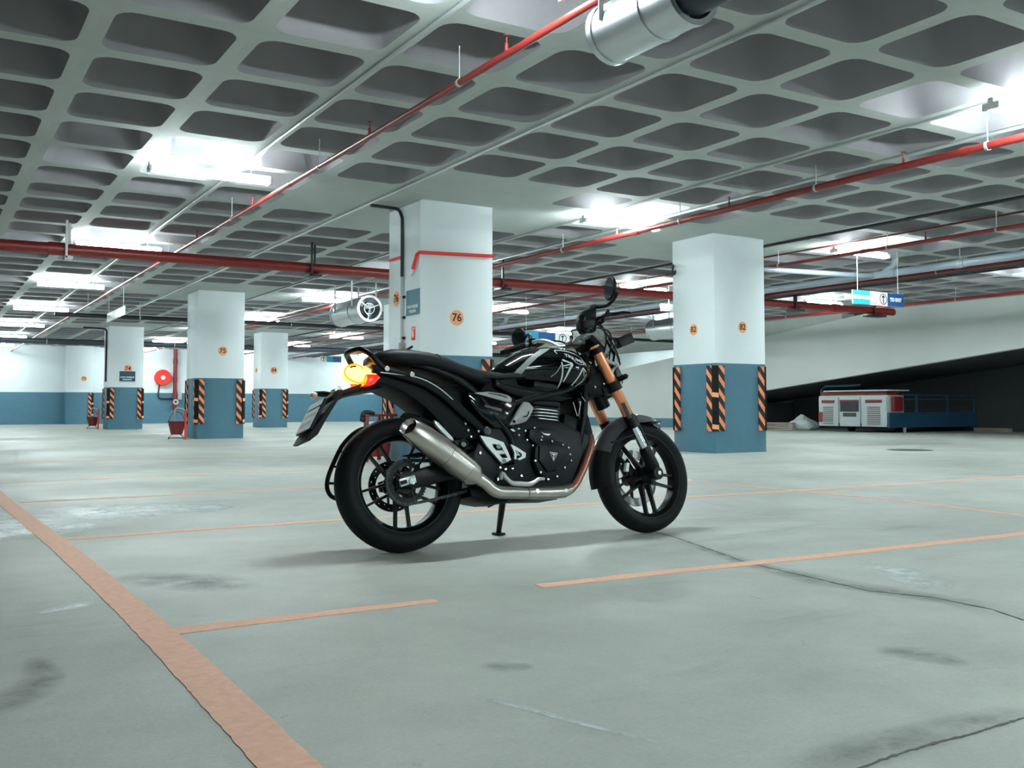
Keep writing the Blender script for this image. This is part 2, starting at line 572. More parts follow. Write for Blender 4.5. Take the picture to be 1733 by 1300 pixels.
def smear(P, W, name, m, z=0.001, step=0.06):
    """thin stain or pale patch on the floor, densest along its middle line"""
    P = [Vector(p).to_2d() for p in P]
    pts, ws = [], []
    L = [0]
    for a, b in zip(P, P[1:]): L.append(L[-1] + (b - a).length)
    n = max(8, int(L[-1] / step))
    for k in range(n + 1):
        d = L[-1] * k / n
        i = max(q for q in range(len(P) - 1) if L[q] <= d + 1e-9)
        f = (d - L[i]) / (L[i + 1] - L[i])
        pts.append(P[i].lerp(P[i + 1], f))
        ws.append(W[i] + (W[i + 1] - W[i]) * f)
    V, F, A = [], [], []
    for k, p in enumerate(pts):
        d = (pts[min(k + 1, n)] - pts[max(k - 1, 0)]).normalized()
        nr = Vector((-d.y, d.x))
        e = min(1, k / (n * .18), (n - k) / (n * .18))
        for j in range(7):
            t = -1 + j / 3
            q = p + nr * ws[k] * .5 * t
            V.append((q.x, q.y, z)); A.append(max(0, 1 - abs(t) ** 1.5) * e)
    for k in range(n):
        for j in range(6): F.append((k * 7 + j, k * 7 + j + 1, k * 7 + j + 8, k * 7 + j + 7))
    me = bpy.data.meshes.new(name)
    me.from_pydata(V, [], F)
    at = me.attributes.new('fade', 'FLOAT', 'POINT')
    at.data.foreach_set('value', A)
    me.materials.append(M[m])
    o = bpy.data.objects.new(name, me); COL.objects.link(o); o.parent = floor
    return o
smear([(3.213,3.697,0.000), (2.982,2.990,0.000), (2.925,2.539,0.000), (2.961,2.257,0.000), (3.005,2.058,0.000), (2.955,1.746,0.000)], (.05, .14, .22, .20, .18, .36), 'damp_smear', 'smear')
smear([(1.351,1.274,0.000), (1.534,1.268,0.000), (1.761,1.266,0.000), (2.072,1.256,0.000)], (.10, .16, .14, .1), 'damp_smear', 'smear')
smear([(0.125,2.381,0.000), (0.213,2.500,0.000), (0.280,2.628,0.000), (0.285,2.888,0.000)], (.14, .16, .12, .06), 'damp_smear', 'smear')
smear([(2.220,1.770,0.000), (2.284,1.671,0.000), (2.282,1.534,0.000)], (.1, .2, .08), 'damp_smear', 'smear', z=.0011)
smear([(1.244,2.193,0.000), (1.287,2.133,0.000), (1.350,2.108,0.000)], (.08, .12, .05), 'damp_smear', 'smear')
smear([(0.687,4.075,0.000), (0.911,3.785,0.000), (1.029,3.503,0.000)], (.25, .4, .2), 'damp_smear', 'smear', z=.0011)
smear([(1.094,1.969,-0.000), (1.150,1.807,0.000), (1.196,1.655,0.000), (1.257,1.487,0.000)], (.035, .03, .03, .02), 'floor_scratch', 'pale_smear')
smear([(-0.086,6.212,0.000), (0.290,5.948,0.000), (0.495,5.706,0.000), (0.597,5.505,0.000)], (2.2, 1.9, 1.3, .8), 'pale_patch', 'pale_smear')
smear([(0.634,6.602,0.000), (0.935,6.610,0.000), (1.291,6.637,0.000), (1.886,6.442,0.000)], (.9, 1.2, 1.0, .5), 'pale_patch', 'pale_smear', z=.0012)
smear([(0.339,3.460,0.000), (0.423,3.516,0.000), (0.537,3.559,0.000)], (.05, .12, .08), 'pale_patch', 'pale_smear')
smear([(3.441,2.706,0.000), (3.225,2.354,0.000), (3.124,2.208,0.000)], (.2, .28, .1), 'pale_patch', 'pale_smear', z=.0012)

# ---- ceiling: flat heads round the columns, coffers everywhere else
def solid(i, j):
    x, y = (GX[i] + GX[i + 1]) / 2, (GY[j] + GY[j + 1]) / 2
    for cx, cy in COLS:
        dx, dy = abs(x - cx - 0.5), abs(y - cy - 0.45)
        if (dx < 1.0 and dy < 1.95) or (dx < 1.9 and dy < 1.05): return True
    return False

cells = []
bm = nb()
for i in range(len(GX) - 1):
    for j in range(len(GY) - 1):
        if solid(i, j):
            add(bm, [(GX[i], GY[j], ZC), (GX[i + 1], GY[j], ZC), (GX[i + 1], GY[j + 1], ZC), (GX[i], GY[j + 1], ZC)], [(0, 3, 2, 1)])
        else: cells.append((i, j))
x0, x1, y0, y1 = GX[0], GX[-1], GY[0], GY[-1]
for a, b, c, d in ((-12, -10, x0, 44), (x1, -10, 28, 44), (x0, -10, x1, y0), (x0, y1, x1, 44)):
    add(bm, [(a, b, ZC), (c, b, ZC), (c, d, ZC), (a, d, ZC)], [(0, 3, 2, 1)])
add(bm, [(-12, -10, ZC + .6), (28, -10, ZC + .6), (28, 44, ZC + .6), (-12, 44, ZC + .6)], [(0, 3, 2, 1)])
ceiling = structure(fin(bm, 'ceiling', ['soffit', 'coffer']), 'waffle slab ceiling of pale concrete ribs')

def coffer_shape(w, d):
    """one cell: the ribs' underside round a rounded hole, draughted sides, flat top"""
    def rr(hx, hy, r, n=3):
        out = []
        for sx, sy, a0 in ((1, 1, 0), (-1, 1, pi / 2), (-1, -1, pi), (1, -1, 3 * pi / 2)):
            for k in range(n + 1):
                a = a0 + pi / 2 * k / n
                out.append((sx * (hx - r) + r * cos(a), sy * (hy - r) + r * sin(a)))
        return out
    hx, hy = w / 2, d / 2
    lo = rr(hx - RIB, hy - RIB, 0.13, 4)
    up = rr(hx - RIB - 0.06, hy - RIB - 0.06, 0.2, 4)
    N = len(lo)
    vs = [(x, y, 0) for x, y in lo] + [(x, y, DEP) for x, y in up] + [(hx, hy, 0), (-hx, hy, 0), (-hx, -hy, 0), (hx, -hy, 0)]
    fs, ms = [], []
    for k in range(N):
        fs.append((k, (k + 1) % N, N + (k + 1) % N, N + k)); ms.append(2)
    fs.append(tuple(range(N, 2 * N))); ms.append(1)
    q = N // 4
    for c in range(4):
        for k in range(q - 1):
            fs.append((2 * N + c, c * q + k + 1, c * q + k)); ms.append(0)
        fs.append((2 * N + c, 2 * N + (c + 1) % 4, ((c + 1) * q) % N, c * q + q - 1)); ms.append(0)
    return vs, fs, ms

shapes, meshes = {}, {}
def key(j): return round(GY[j + 1] - GY[j], 4)
for j in range(len(GY) - 1):
    if key(j) not in shapes:
        vs, fs, ms = coffer_shape(0.92, key(j))
        me = bpy.data.meshes.new('coffer')
        me.from_pydata(vs, [], fs)
        me.materials.append(M['soffit']); me.materials.append(M['coffer'])
        me.polygons.foreach_set('material_index', [min(k, 1) for k in ms])
        me.polygons.foreach_set('use_smooth', [k == 2 for k in ms])
        shapes[key(j)] = (vs, fs, ms)
        meshes[key(j)] = me

def in_view(i, j):
    p = Vector(((GX[i] + GX[i + 1]) / 2, (GY[j] + GY[j + 1]) / 2, ZC)) - Vector((0, 0, 0.6533))
    d = p.dot(_f)
    if d < 2: return None
    u, v = p.dot(_r) / d * 1653.44, p.dot(_d) / d * 1653.44 + 606.33
    if abs(u) > 866 + 450 / d or v < -420 / d: return None
    return d
seen = sorted((in_view(*c), c) for c in cells if in_view(*c))
near = set(c for _, c in seen[:300])
ctr = lambda i, j: ((GX[i] + GX[i + 1]) / 2, (GY[j] + GY[j + 1]) / 2, ZC)
for i, j in sorted(near):
    o = bpy.data.objects.new('coffer', meshes[key(j)])
    COL.objects.link(o); o.parent = ceiling; o.location = ctr(i, j)
V, F, MI = [], [], []
for c in cells:
    if c in near: continue
    vs, fs, ms = shapes[key(c[1])]
    x, y, z = ctr(*c)
    n = len(V)
    V += [(a + x, b + y, h + z) for a, b, h in vs]
    F += [tuple(k + n for k in f) for f in fs]
    MI += ms
me = bpy.data.meshes.new('coffer')
me.from_pydata(V, [], F)
me.materials.append(M['soffit']); me.materials.append(M['coffer'])
me.polygons.foreach_set('material_index', [min(k, 1) for k in MI])
me.polygons.foreach_set('use_smooth', [k == 2 for k in MI])
o = bpy.data.objects.new('coffer', me)
COL.objects.link(o); o.parent = ceiling; o['kind'] = 'stuff'

# ---- walls
def wall(name, a, b, t, label, zb=ZB, z1=ZC + .1, mats=('white', 'blue')):
    bm = nb()
    a, b = Vector(a), Vector(b)
    d = (b - a).normalized()
    n = Vector((-d.y, d.x)) * t
    for z0, zz, k in ((0, zb, 1), (zb, z1, 0)):
        if zz - z0 < 1e-3: continue
        q = [(p.x, p.y, h) for h in (z0, zz) for p in (a, b, b + n, a + n)]
        add(bm, q, [(0, 1, 5, 4), (1, 2, 6, 5), (2, 3, 7, 6), (3, 0, 4, 7), (4, 5, 6, 7), (3, 2, 1, 0)], k)
    return structure(fin(bm, name, list(mats)), label)
wall('wall_back', (-12, 43), (28, 43), 0.3, 'far white wall with a blue lower band')
wall('wall_left', (-12, -10), (-12, 43), 0.3, 'white side wall with a blue lower band, left of the view')
wall('wall_front', (28, -10), (-12, -10), 0.3, 'white wall with a blue lower band behind the viewer')
wall('wall_right', (24.8, 43), (24.8, -10), 0.3, 'pale wall beyond the ramp', zb=0.0, mats=('white', 'white'))

# ramp: parapet face, sloping slab, side wall down to the floor at its low end, beam above
RX = 21.0
def zs(y): return 1.15 + (20.26 - y) * 0.107
bm = nb()
Y0, Y1, YW = 3.5, 30.0, 22.6
top = lambda y: min(ZC - 0.0, zs(y) + 1.56)
ys = [Y0 + (Y1 - Y0) * k / 40 for k in range(41)]
P = [(y, zs(y)) for y in ys]
U = [(y, max(top(y), zs(y) + .2)) for y in ys]
P = [(y, max(z, .29)) for y, z in P]
vs = []
for x in (RX, RX + .2):
    vs += [(x, y, z) for y, z in P] + [(x, y, z) for y, z in U]
n = len(ys)
fs = []
for k in range(n - 1):
    fs += [(k, k + 1, n + k + 1, n + k), (2 * n + k + 1, 2 * n + k, 3 * n + k, 3 * n + k + 1), (n + k, n + k + 1, 3 * n + k + 1, 3 * n + k), (k + 1, k, 2 * n + k, 2 * n + k + 1)]
fs += [(0, n, 3 * n, 2 * n), (n - 1, 3 * n - 1, 4 * n - 1, 2 * n - 1)]
add(bm, vs, fs, 0)
yE = 20.26 + (1.15 - .29) / .107
add(bm, [(RX, YW, .29), (RX, yE, .29), (RX, YW, zs(YW)), (RX + .2, YW, .29), (RX + .2, yE, .29), (RX + .2, YW, zs(YW))],
    [(0, 1, 2), (5, 4, 3), (0, 2, 5, 3)], 0)
box(bm, (RX + .1, (YW + Y1 + 2.5) / 2, .145), (.204, Y1 + 2.5 - YW, .29), m=1)
ramp = structure(fin(bm, 'wall_ramp', ['ramp', 'blue']), 'sloping white parapet wall of the ramp')
bm = nb()
add(bm, [(RX + .2, Y0, zs(Y0) + .02), (24.8, Y0, zs(Y0) + .02), (24.8, Y1, zs(Y1) + .02), (RX + .2, Y1, zs(Y1) + .02),
         (RX + .2, Y0, zs(Y0) + .3), (24.8, Y0, zs(Y0) + .3), (24.8, Y1, zs(Y1) + .3), (RX + .2, Y1, zs(Y1) + .3)],
    [(3, 2, 1, 0), (4, 5, 6, 7), (0, 1, 5, 4), (1, 2, 6, 5), (2, 3, 7, 6), (3, 0, 4, 7)])
structure(fin(bm, 'floor_ramp', 'darkshade'), 'dark sloping slab of the ramp')
bm = nb()
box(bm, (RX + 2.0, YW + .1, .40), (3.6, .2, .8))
add(bm, [(x, y, z) for x in (RX + 3.5, RX + 3.7) for y, z in ((3.6, 0), (22.5, 0), (22.5, zs(22.5)), (3.6, zs(3.6)))], [(0, 1, 2, 3), (7, 6, 5, 4), (0, 4, 5, 1), (1, 5, 6, 2), (2, 6, 7, 3), (3, 7, 4, 0)])  # walls coloured dark in place of the missing light under the ramp
structure(fin(bm, 'wall_under_ramp', 'darkshade'), 'store walls under the ramp, coloured dark for the missing light')
bm = nb()
box(bm, (RX + .28, 30.3, (2.57 + ZC) / 2 + .02), (.5, 25.4, ZC - 2.57 + .04))
structure(fin(bm, 'trim_1', 'soffit'), 'pale concrete edge beam under the ceiling above the ramp')

# ---- columns
def guard(sx, sy):
    """rubber corner guard on the corner at the origin, legs running to +sx and +sy"""
    bm = nb()
    o = [(-.02, .16), (-.02, .05), (-.036, .03), (.03, -.036), (.05, -.02), (.16, -.02), (.16, 0), (0, 0), (0, .16)]
    n = len(o)
    zz = (0.31, 1.245)
    V = [[bm.verts.new((x * sx, y * sy, z)) for x, y in o] for z in zz]
    for k in range(n):
        f = bm.faces.new((V[0][k], V[0][(k + 1) % n], V[1][(k + 1) % n], V[1][k]))
        f.material_index = 1 if k in (1, 2, 3) else 0
    for z, row in ((0, V[0]), (1, V[1])):
        f = bm.faces.new(row if z else row[::-1]); f.material_index = 1
    # two orange chevron bands that wrap round the nose
    for z in (0.345, 0.80):
        add(bm, [(-.0375 * sx, .0295 * sy, z), (.0295 * sx, -.0375 * sy, z - .01), (.0295 * sx, -.0375 * sy, z + .055), (-.0375 * sx, .0295 * sy, z + .065),
                 (-.03 * sx, .03 * sy, z), (.03 * sx, -.03 * sy, z - .01), (.03 * sx, -.03 * sy, z + .055), (-.03 * sx, .03 * sy, z + .065)],
            [(0, 1, 2, 3), (3, 2, 6, 7), (1, 0, 4, 5)], 2)
    return fin(bm, 'corner_guard', ['stripes', 'rubber', 'orange'])
G_NL, G_NR, G_FL = guard(1, 1), guard(-1, 1), guard(1, -1)
for g in (G_NL, G_NR, G_FL): g.hide_render = True

def column(x, y, w, d, num, label, discs, guards=('NL', 'NR', 'FL')):
    bm = nb()
    c = 0.012
    o = [(c, 0), (w - c, 0), (w, c), (w, d - c), (w - c, d), (c, d), (0, d - c), (0, c)]
    z = (0, ZB, ZC)
    R = [[bm.verts.new((a, b, h)) for a, b in o] for h in z]
    for k in (0, 1):
        for i in range(8):
            f = bm.faces.new((R[k][i], R[k][(i + 1) % 8], R[k + 1][(i + 1) % 8], R[k + 1][i]))
            f.material_index = 1 - k
    bm.faces.new(R[2]); bm.faces.new(R[0][::-1])
    col = fin(bm, 'column', ['white', 'blue'], ang=60)
    col.location = (x, y, 0)
    tag(col, label, 'column', kind='structure')
    for g in guards:
        src = {'NL': G_NL, 'NR': G_NR, 'FL': G_FL}[g]
        ob = src.copy(); ob.hide_render = False
        COL.objects.link(ob); ob.parent = col
        ob.location = {'NL': (0, 0, 0), 'NR': (w, 0, 0), 'FL': (0, d, 0)}[g]
    for face, u, zc, r in discs:
        bm = nb()
        if face == 'F':
            disc(bm, (u, -.0005, zc), r, (0, -1, 0), .003)
            dk = fin(bm, 'number_disc', 'orange', col)
            bm = nb(); text(bm, num, r * 1.4, None, (u, -.005, zc), right=(1, 0, 0), weight=.002)
        else:
            disc(bm, (-.0005, u, zc), r, (-1, 0, 0), .003)
            dk = fin(bm, 'number_disc', 'orange', col)
            bm = nb(); text(bm, num, r * 1.4, None, (-.005, u, zc), right=(0, -1, 0), weight=.002)
        fin(bm, 'digits', 'ink', dk)
    return col

def fdisc(p, x, y, r): return ('F', p[0] - x, p[2], r)
def ldisc(p, x, y, r): return ('L', p[1] - y, p[2], r)
c76 = column(5.07, 10.42, 1.0, .9, '76', 'white concrete column numbered 76 with blue base, behind the motorcycle',
       [fdisc((5.564,10.420,1.737), 5.07, 10.42, .095), ldisc((5.070,11.084,2.003), 5.07, 10.42, .095)])
column(9.665, 10.33, 1.0, .9, '82', 'white concrete column numbered 82 on both visible faces',
       [fdisc((10.207,10.330,1.810), 9.665, 10.33, .083), ldisc((9.665,10.767,1.783), 9.665, 10.33, .083)])
column(5.015, 20.97, 1.0, .9, '75', 'white concrete column numbered 75 with blue base', [fdisc((5.552,20.970,1.863), 5.015, 20.97, .10)])
column(9.66, 20.97, 1.0, .9, '83', 'white concrete column mostly hidden behind column 76', [])
column(4.95, 31.6, 1.0, .9, '74', 'white concrete column numbered 74 with a parking sign', [fdisc((5.499,31.600,1.850), 4.95, 31.6, .12)])
column(9.62, 31.6, .9, .85, '84', 'white concrete column numbered 84, between column 75 and the motorcycle tail', [fdisc((10.048,31.600,1.881), 9.62, 31.6, .12), ldisc((9.620,32.109,1.890), 9.62, 31.6, .1)])
column(5.06, 42.4, 1.0, .9, '73', 'white pilaster numbered 73 against the far wall', [fdisc((5.717,42.400,1.824), 5.06, 42.4, .11)], guards=('NR',))
for g in (G_NL, G_NR, G_FL): bpy.data.objects.remove(g)

# ---- fluorescent lamps
bm = nb()
prism(bm, [(-.61, .026), (.61, .026), (.61, .07), (-.61, .07)], -.022, .022, inset=.004)
for s in (-1, 1): box(bm, (s * .60, 0, .005), (.03, .13, .055), bev=.004)
lamp0 = thing('ceiling_lamp', 'x x x x', 'lamp')
fin(bm, 'batten', 'lampwhite', lamp0)
for s in (-1, 1):
    bm = nb()
    cyl(bm, (-.585, s * .04, 0), (.585, s * .04, 0), .016, 12)
    fin(bm, 'tube', 'tube', lamp0)
for s in (-1, 1):
    bm = nb(); tube(bm, [(s * .4, 0, .065), (s * .4, 0, .138)], .006, 6); fin(bm, 'hanger', 'lampwhite', lamp0)
LY = [-6.46, -.988, 4.486, 9.958, 15.257, 20.522, 25.787, 31.05, 36.3, 41.2]
LX = [(2.5, 'left of column %s'), (7.72, 'between the two column rows'), (12.35, 'beyond column 82'), (17.6, 'beside the ramp')]
nth = {4.486: 'nearest', 9.958: 'second nearest', 15.257: 'third nearest', 20.522: 'fourth nearest', 25.787: 'fifth nearest', 31.05: 'sixth nearest', 36.3: 'seventh nearest', 41.2: 'farthest'}
rows = {2.5: 'row along the left lane', 7.72: 'row between the columns', 12.35: 'row just past column 82', 17.6: 'row nearest the ramp'}
first = True
for x, _ in LX:
    for y in LY:
        if y < 0: lab = 'fluorescent ceiling lamp %s the viewer in the %s' % ('just behind' if y > -3 else 'far behind', rows[x])
        else: lab = '%s fluorescent ceiling lamp in the %s' % (nth[y], rows[x])
        if first:
            lamp0.location = (x, y, 3.0); lamp0['label'] = lab; lamp0['group'] = 'fluorescent ceiling lamps'; first = False
        else: dup(lamp0, (x, y, 3.0), lab)
for y, w in ((12.0, 'near end'), (24.5, 'middle'), (29.5, 'far end')): dup(lamp0, (23.2, y, 3.0), 'added unseen fill lamp above the %s of the ramp behind its parapet' % w)  # added fill lamps that brighten the wall seen past the parapet

# ------------------------------------------------------------------ services under the ceiling
def pipe(name, label, cat, P, r, m, hang=(), seg=12, heads=(), couplings=(), group=None, zt=ZC):
    """a run of pipe with drop rods, sprinkler heads and couplings as parts; origin at its first point"""
    o = Vector(P[0])
    P = [Vector(p) - o for p in P]
    bm = nb()
    tube(bm, P, r, seg)
    root = fin(bm, name, m)
    root.location = o
    tag(root, label, cat, group)
    d = (P[1] - P[0]).normalized()
    side = Vector((-d.y, d.x, 0))
    for t in hang:
        q = P[0] + (P[1] - P[0]) * t
        bm = nb()
        tube(bm, [q + Vector((0, 0, r * .9)), q + Vector((0, 0, zt - o.z))], .005, 6)
        fin(bm, 'hanger_rod', 'conduit', root)
        bm = nb()
        lathe(bm, [(r * 1.02, -.012), (r * 1.18, -.012), (r * 1.18, .012), (r * 1.02, .012)], q, d, 14, closed=True)
        fin(bm, 'hanger_ring', 'conduit', root)
    for t in heads:
        q = P[0] + (P[1] - P[0]) * t
        bm = nb()
        lathe(bm, [(0, r * .8), (.014, r * .8), (.014, r + .045), (.006, r + .05), (.006, r + .09), (.022, r + .095), (.022, r + .1), (0, r + .1)], q, (0, 0, 1), 10)
        fin(bm, 'sprinkler_head', 'darkred', root)
    for t in couplings:
        q = P[0] + (P[1] - P[0]) * t
        bm = nb()
        lathe(bm, [(r * .98, -r * 1.3), (r * 1.16, -r * 1.3), (r * 1.16, r * 1.3), (r * .98, r * 1.3)], q, d, seg, closed=True)
        fin(bm, 'coupling', m, root)
    return root

pipe('sprinkler_pipe', 'red sprinkler pipe crossing the ceiling left of column 76', 'pipe', [(3.13, 1.0, 2.88), (3.13, 43, 2.88)], .024, 'red',
     hang=[.05, .115, .18, .25, .33, .42, .52, .63], heads=[.10, .152, .23, .29], couplings=[.07, .2, .34])
pipe('sprinkler_pipe', 'red sprinkler pipe running between column 76 and column 82', 'pipe', [(7.83, 1.0, 2.9), (7.83, 42.8, 2.9)], .036, 'red',
     hang=[.095, .14, .19, .25, .32, .42], heads=[.07, .115, .17, .22], couplings=[.10, .21])
pc = pipe('sprinkler_pipe', 'thin red sprinkler pipe right of column 82 passing behind it', 'pipe', [(11.65, 2.0, 2.9), (11.65, 42.8, 2.9)], .028, 'red',
     hang=[.13, .17, .22, .3, .42], heads=[.12, .155, .45], couplings=[.18])
pipe('sprinkler_pipe', 'red pipe above the cable tray in front of the ramp', 'pipe', [(14.5, 2.0, 2.90), (14.5, 42.8, 2.90)], .036, 'red', hang=[.1, .2, .3, .42, .55, .7])
pipe('sprinkler_pipe', 'thin red pipe along the top of the ramp wall', 'pipe', [(18.5, 4.0, 2.9), (18.5, 42.8, 2.9)], .034, 'red', hang=[.1, .22, .34, .5, .7], heads=[.17, .42])
v = pipe('fire_main', 'thick red fire main crossing behind column 76 at ceiling level', 'pipe', [(-8, 14.05, 2.75), (18.45, 14.05, 2.75)], .076, 'red', seg=18, couplings=[.36, .58, .79, .93])
bm = nb(); ball(bm, (26.45, 0, 0), (.05, .078, .078)); fin(bm, 'end_cap', 'darkred', v)
def clamp(px, m, nm='pipe_clamp', w=.1):
    bm = nb()
    x = px + 8
    box(bm, (x, 0, -.115), (w, .24, .04), m=0, bev=.004)
    for s in (-1, 1): box(bm, (x + s * w * .3, s * .105, .125), (.03, .03, .5), bev=.003)
    fin(bm, nm, m, v)
clamp((1.666,14.050,2.770)[0], 'lampwhite')
clamp((5.053,14.050,2.795)[0], 'blackpipe', w=.2)
clamp((8.380,14.050,2.805)[0], 'blackpipe', w=.2)
clamp((15.379,14.050,2.776)[0], 'blackpipe', w=.3)
clamp((17.840,14.050,2.780)[0], 'blackpipe', w=.5)

for k, (x, z, r, m, lab) in enumerate((
        (2.79, 3.118, .016, 'conduit', 'pale conduit under the ceiling rib left of the first sprinkler pipe'),
        (4.62, 3.115, .015, 'conduit', 'pale conduit under the ceiling rib passing left of column 76'),
        (7.38, 3.118, .015, 'conduit', 'pale conduit along the rib right of column 76'),
        (8.24, 3.115, .018, 'conduit', 'pale conduit beside the sprinkler pipe between columns 76 and 82'),
        (11.02, 3.11, .022, 'blackpipe', 'black conduit along the rib right of column 82'),
        (11.9, 3.12, .014, 'darkred', 'thin dark red conduit right of the black one'),
        (6.4, 3.12, .012, 'tray', 'thin dark conduit running into the far ceiling from column 76'))):
    y0 = 11.3 if x == 6.4 else (12.5 if False else 0.5)
    pipe('conduit', lab, 'conduit', [(x, y0, z), (x, 42.8, z)], r, m, seg=8, couplings=[.06, .1, .14, .18, .22, .27] if y0 < 1 else [.1, .3])

dr = pipe('drain_pipe', 'large grey drain pipe running along the ceiling in front of the ramp', 'pipe', [(13.94, 1.0, 2.9), (13.94, 42.8, 2.9)], .062, 'pvc', seg=16, hang=[.12, .2, .3, .42, .55], couplings=[.2, .23, .4])
bm = nb()
tube(bm, [(0, 9.95, 0), (-.3, 9.98, -.02), (-3.27, 10.0, -.10)], .042, 14)
fin(bm, 'branch_pipe', 'pvc', dr)
bm = nb()
tube(bm, [(0, 9.8, 0), (.0, 9.7, .06), (.04, 9.6, .14), (.06, 9.55, .40)], .055, 12, smooth=5)
fin(bm, 'riser', 'pvc', dr)
bm = nb()
tube(bm, [(0, 22.5, 0), (.0, 22.4, .06), (.04, 22.3, .14), (.06, 22.2, .40)], .055, 12, smooth=5)
fin(bm, 'riser', 'pvc', dr)

bm = nb()
for s in (-1, 1): box(bm, (s * .13, 20, 0), (.008, 40, .06))
tr = fin(bm, 'cable_tray', 'tray'); tr.location = (15.15, 2.5, 2.94)
tag(tr, 'steel ladder cable tray hung beside the red pipe in front of the ramp', 'cable tray')
bm = nb()
for k in range(88): box(bm, (0, .3 + k * .45, -.02), (.26, .035, .012))
o = fin(bm, 'rung', 'tray', tr); o['kind'] = 'stuff'
bm = nb()
for k in range(4): tube(bm, [(-.08 + k * .05, 0, 0), (-.08 + k * .05, 40, 0)], .014, 6)
fin(bm, 'cable', 'blackpipe', tr)
bm = nb()
for y in (4, 9, 14, 20, 27, 35):
    for s in (-1, 1): tube(bm, [(s * .14, y, 0), (s * .14, y, ZC - 2.94)], .006, 6)
fin(bm, 'hanger', 'conduit', tr)

pipe('drain_pipe', 'black pipe crossing the far ceiling beyond column 75', 'pipe', [(2.6, 24.0, 2.76), (20.8, 24.0, 2.76)], .045, 'blackpipe', hang=[.1, .3, .5, .7, .9], couplings=[.16, .3])
pipe('drain_pipe', 'black pipe crossing the ceiling in front of the far wall', 'pipe', [(1.5, 33.6, 2.74), (20.8, 33.6, 2.74)], .085, 'darkpipe', hang=[.1, .3, .5, .7, .9])

# ---- jet fans
def jet_fan(name, label, loc, r, L, near, rotz=0.0):
    t = thing(name, label, 'fan', loc, (0, 0, rotz))
    bm = nb()
    lathe(bm, [(r * .86, -L / 2), (r, -L / 2), (r, -L * .12), (r * 1.0, -L * .12), (r, L / 2), (r * .86, L / 2), (r * .84, L / 2 - .02), (r * .84, -L / 2 + .02)], (0, 0, 0), (0, 1, 0), 40, closed=True)
    fin(bm, 'casing', 'galv', t)
    for y in (-L * .12, L / 2 - .02, -L / 2 + .02):
        bm = nb()
        lathe(bm, [(r * .99, -.02), (r * 1.045, -.02), (r * 1.045, .02), (r * .99, .02)], (0, y, 0), (0, 1, 0), 40, closed=True)
        fin(bm, 'flange', 'galv', t)
    bm = nb()
    lathe(bm, [(0, -.1), (r * .3, -.08), (r * .34, .1), (0, .12)], (0, -L * .2, 0), (0, 1, 0), 20)
    for k in range(7):
        a = 2 * pi * k / 7
        d, e = Vector((cos(a), 0, sin(a))), Vector((-sin(a), 0, cos(a)))
        c = Vector((0, -L * .2, 0))
        q = [c + d * r * .3 + e * r * .12 - Vector((0, .05, 0)), c + d * r * .3 - e * r * .12 + Vector((0, .05, 0)), c + d * r * .8 - e * r * .2 + Vector((0, .03, 0)), c + d * r * .8 + e * r * .2 - Vector((0, .03, 0))]
        add(bm, q + [p + Vector((0, .008, 0)) for p in q], [(0, 1, 2, 3), (7, 6, 5, 4), (0, 3, 7, 4), (1, 5, 6, 2), (0, 4, 5, 1), (3, 2, 6, 7)])
    fin(bm, 'impeller', 'darkpipe', t)
    bm = nb()
    for k in range(3):
        a = 2 * pi * k / 3 + .4
        bar(bm, (0, -L / 2 + .03, 0), (cos(a) * r * .86, -L / 2 + .03, sin(a) * r * .86), .02, .012)
    lathe(bm, [(r * .4, -.006), (r * .44, -.006), (r * .44, .006), (r * .4, .006)], (0, -L / 2 + .03, 0), (0, 1, 0), 24, closed=True)
    fin(bm, 'guard', 'galv', t)
    for y in (-L * .3, L * .3):
        for s in (-1, 1):
            bm = nb(); bar(bm, (s * r * 1.02, y, 0), (s * r * 1.02, y, ZC - loc[2]), .03, .004, up=(0, 1, 0)); fin(bm, 'hanger_strap', 'conduit', t)
    return t
e1 = Vector((3.153,4.150,2.660))
L1 = .66
bm = nb()
f1 = jet_fan('jet_fan', 'large shiny steel jet fan hanging at the top of the picture', (e1.x, e1.y - L1 / 2, 2.66), .158, L1, True)
bm = nb()
lathe(bm, [(0, 0), (.1, 0), (.118, .03), (.118, .5), (0, .5)], (0, -L1 / 2 - .48, 0), (0, 1, 0), 28)
fin(bm, 'outlet_cone', 'darkpipe', f1)
e2 = Vector((7.489,17.605,2.580))
jet_fan('jet_fan', 'steel jet fan with open grille hanging far behind the motorcycle tail', (e2.x, e2.y + .75, 2.58), .25, 1.5, False)
e3 = Vector((15.734,19.011,2.580))
jet_fan('jet_fan', 'dark steel jet fan seen just left of column 82', (e3.x, e3.y - .75, 2.58), .25, 1.5, False)

# ---- fittings on column 76
bm = nb()
tube(bm, [(4.62, 10.85, 3.09), (4.9, 10.85, 3.085), (4.985, 10.85, 3.07), (5.025, 10.85, 3.0), (5.035, 10.85, 2.9), (5.035, 10.85, 2.25)], .021, 10, smooth=4)
o = fin(bm, 'down_pipe', 'blackpipe'); tag(o, 'black down pipe bending from the ceiling onto column 76', 'pipe')
bm = nb()
tube(bm, [(5.035, 10.85, 2.26), (5.035, 10.85, 1.3)], .017, 8)
fin(bm, 'lower_sleeve', 'conduit', o)
for z in (1.5, 1.75, 2.0):
    bm = nb(); box(bm, (5.05, 10.85, z), (.04, .07, .03), bev=.003); fin(bm, 'clip', 'blackpipe', o)
bm = nb(); box(bm, (5.04, 10.85, 1.36), (.06, .08, .16), bev=.008); fin(bm, 'socket_box', 'wood', o)

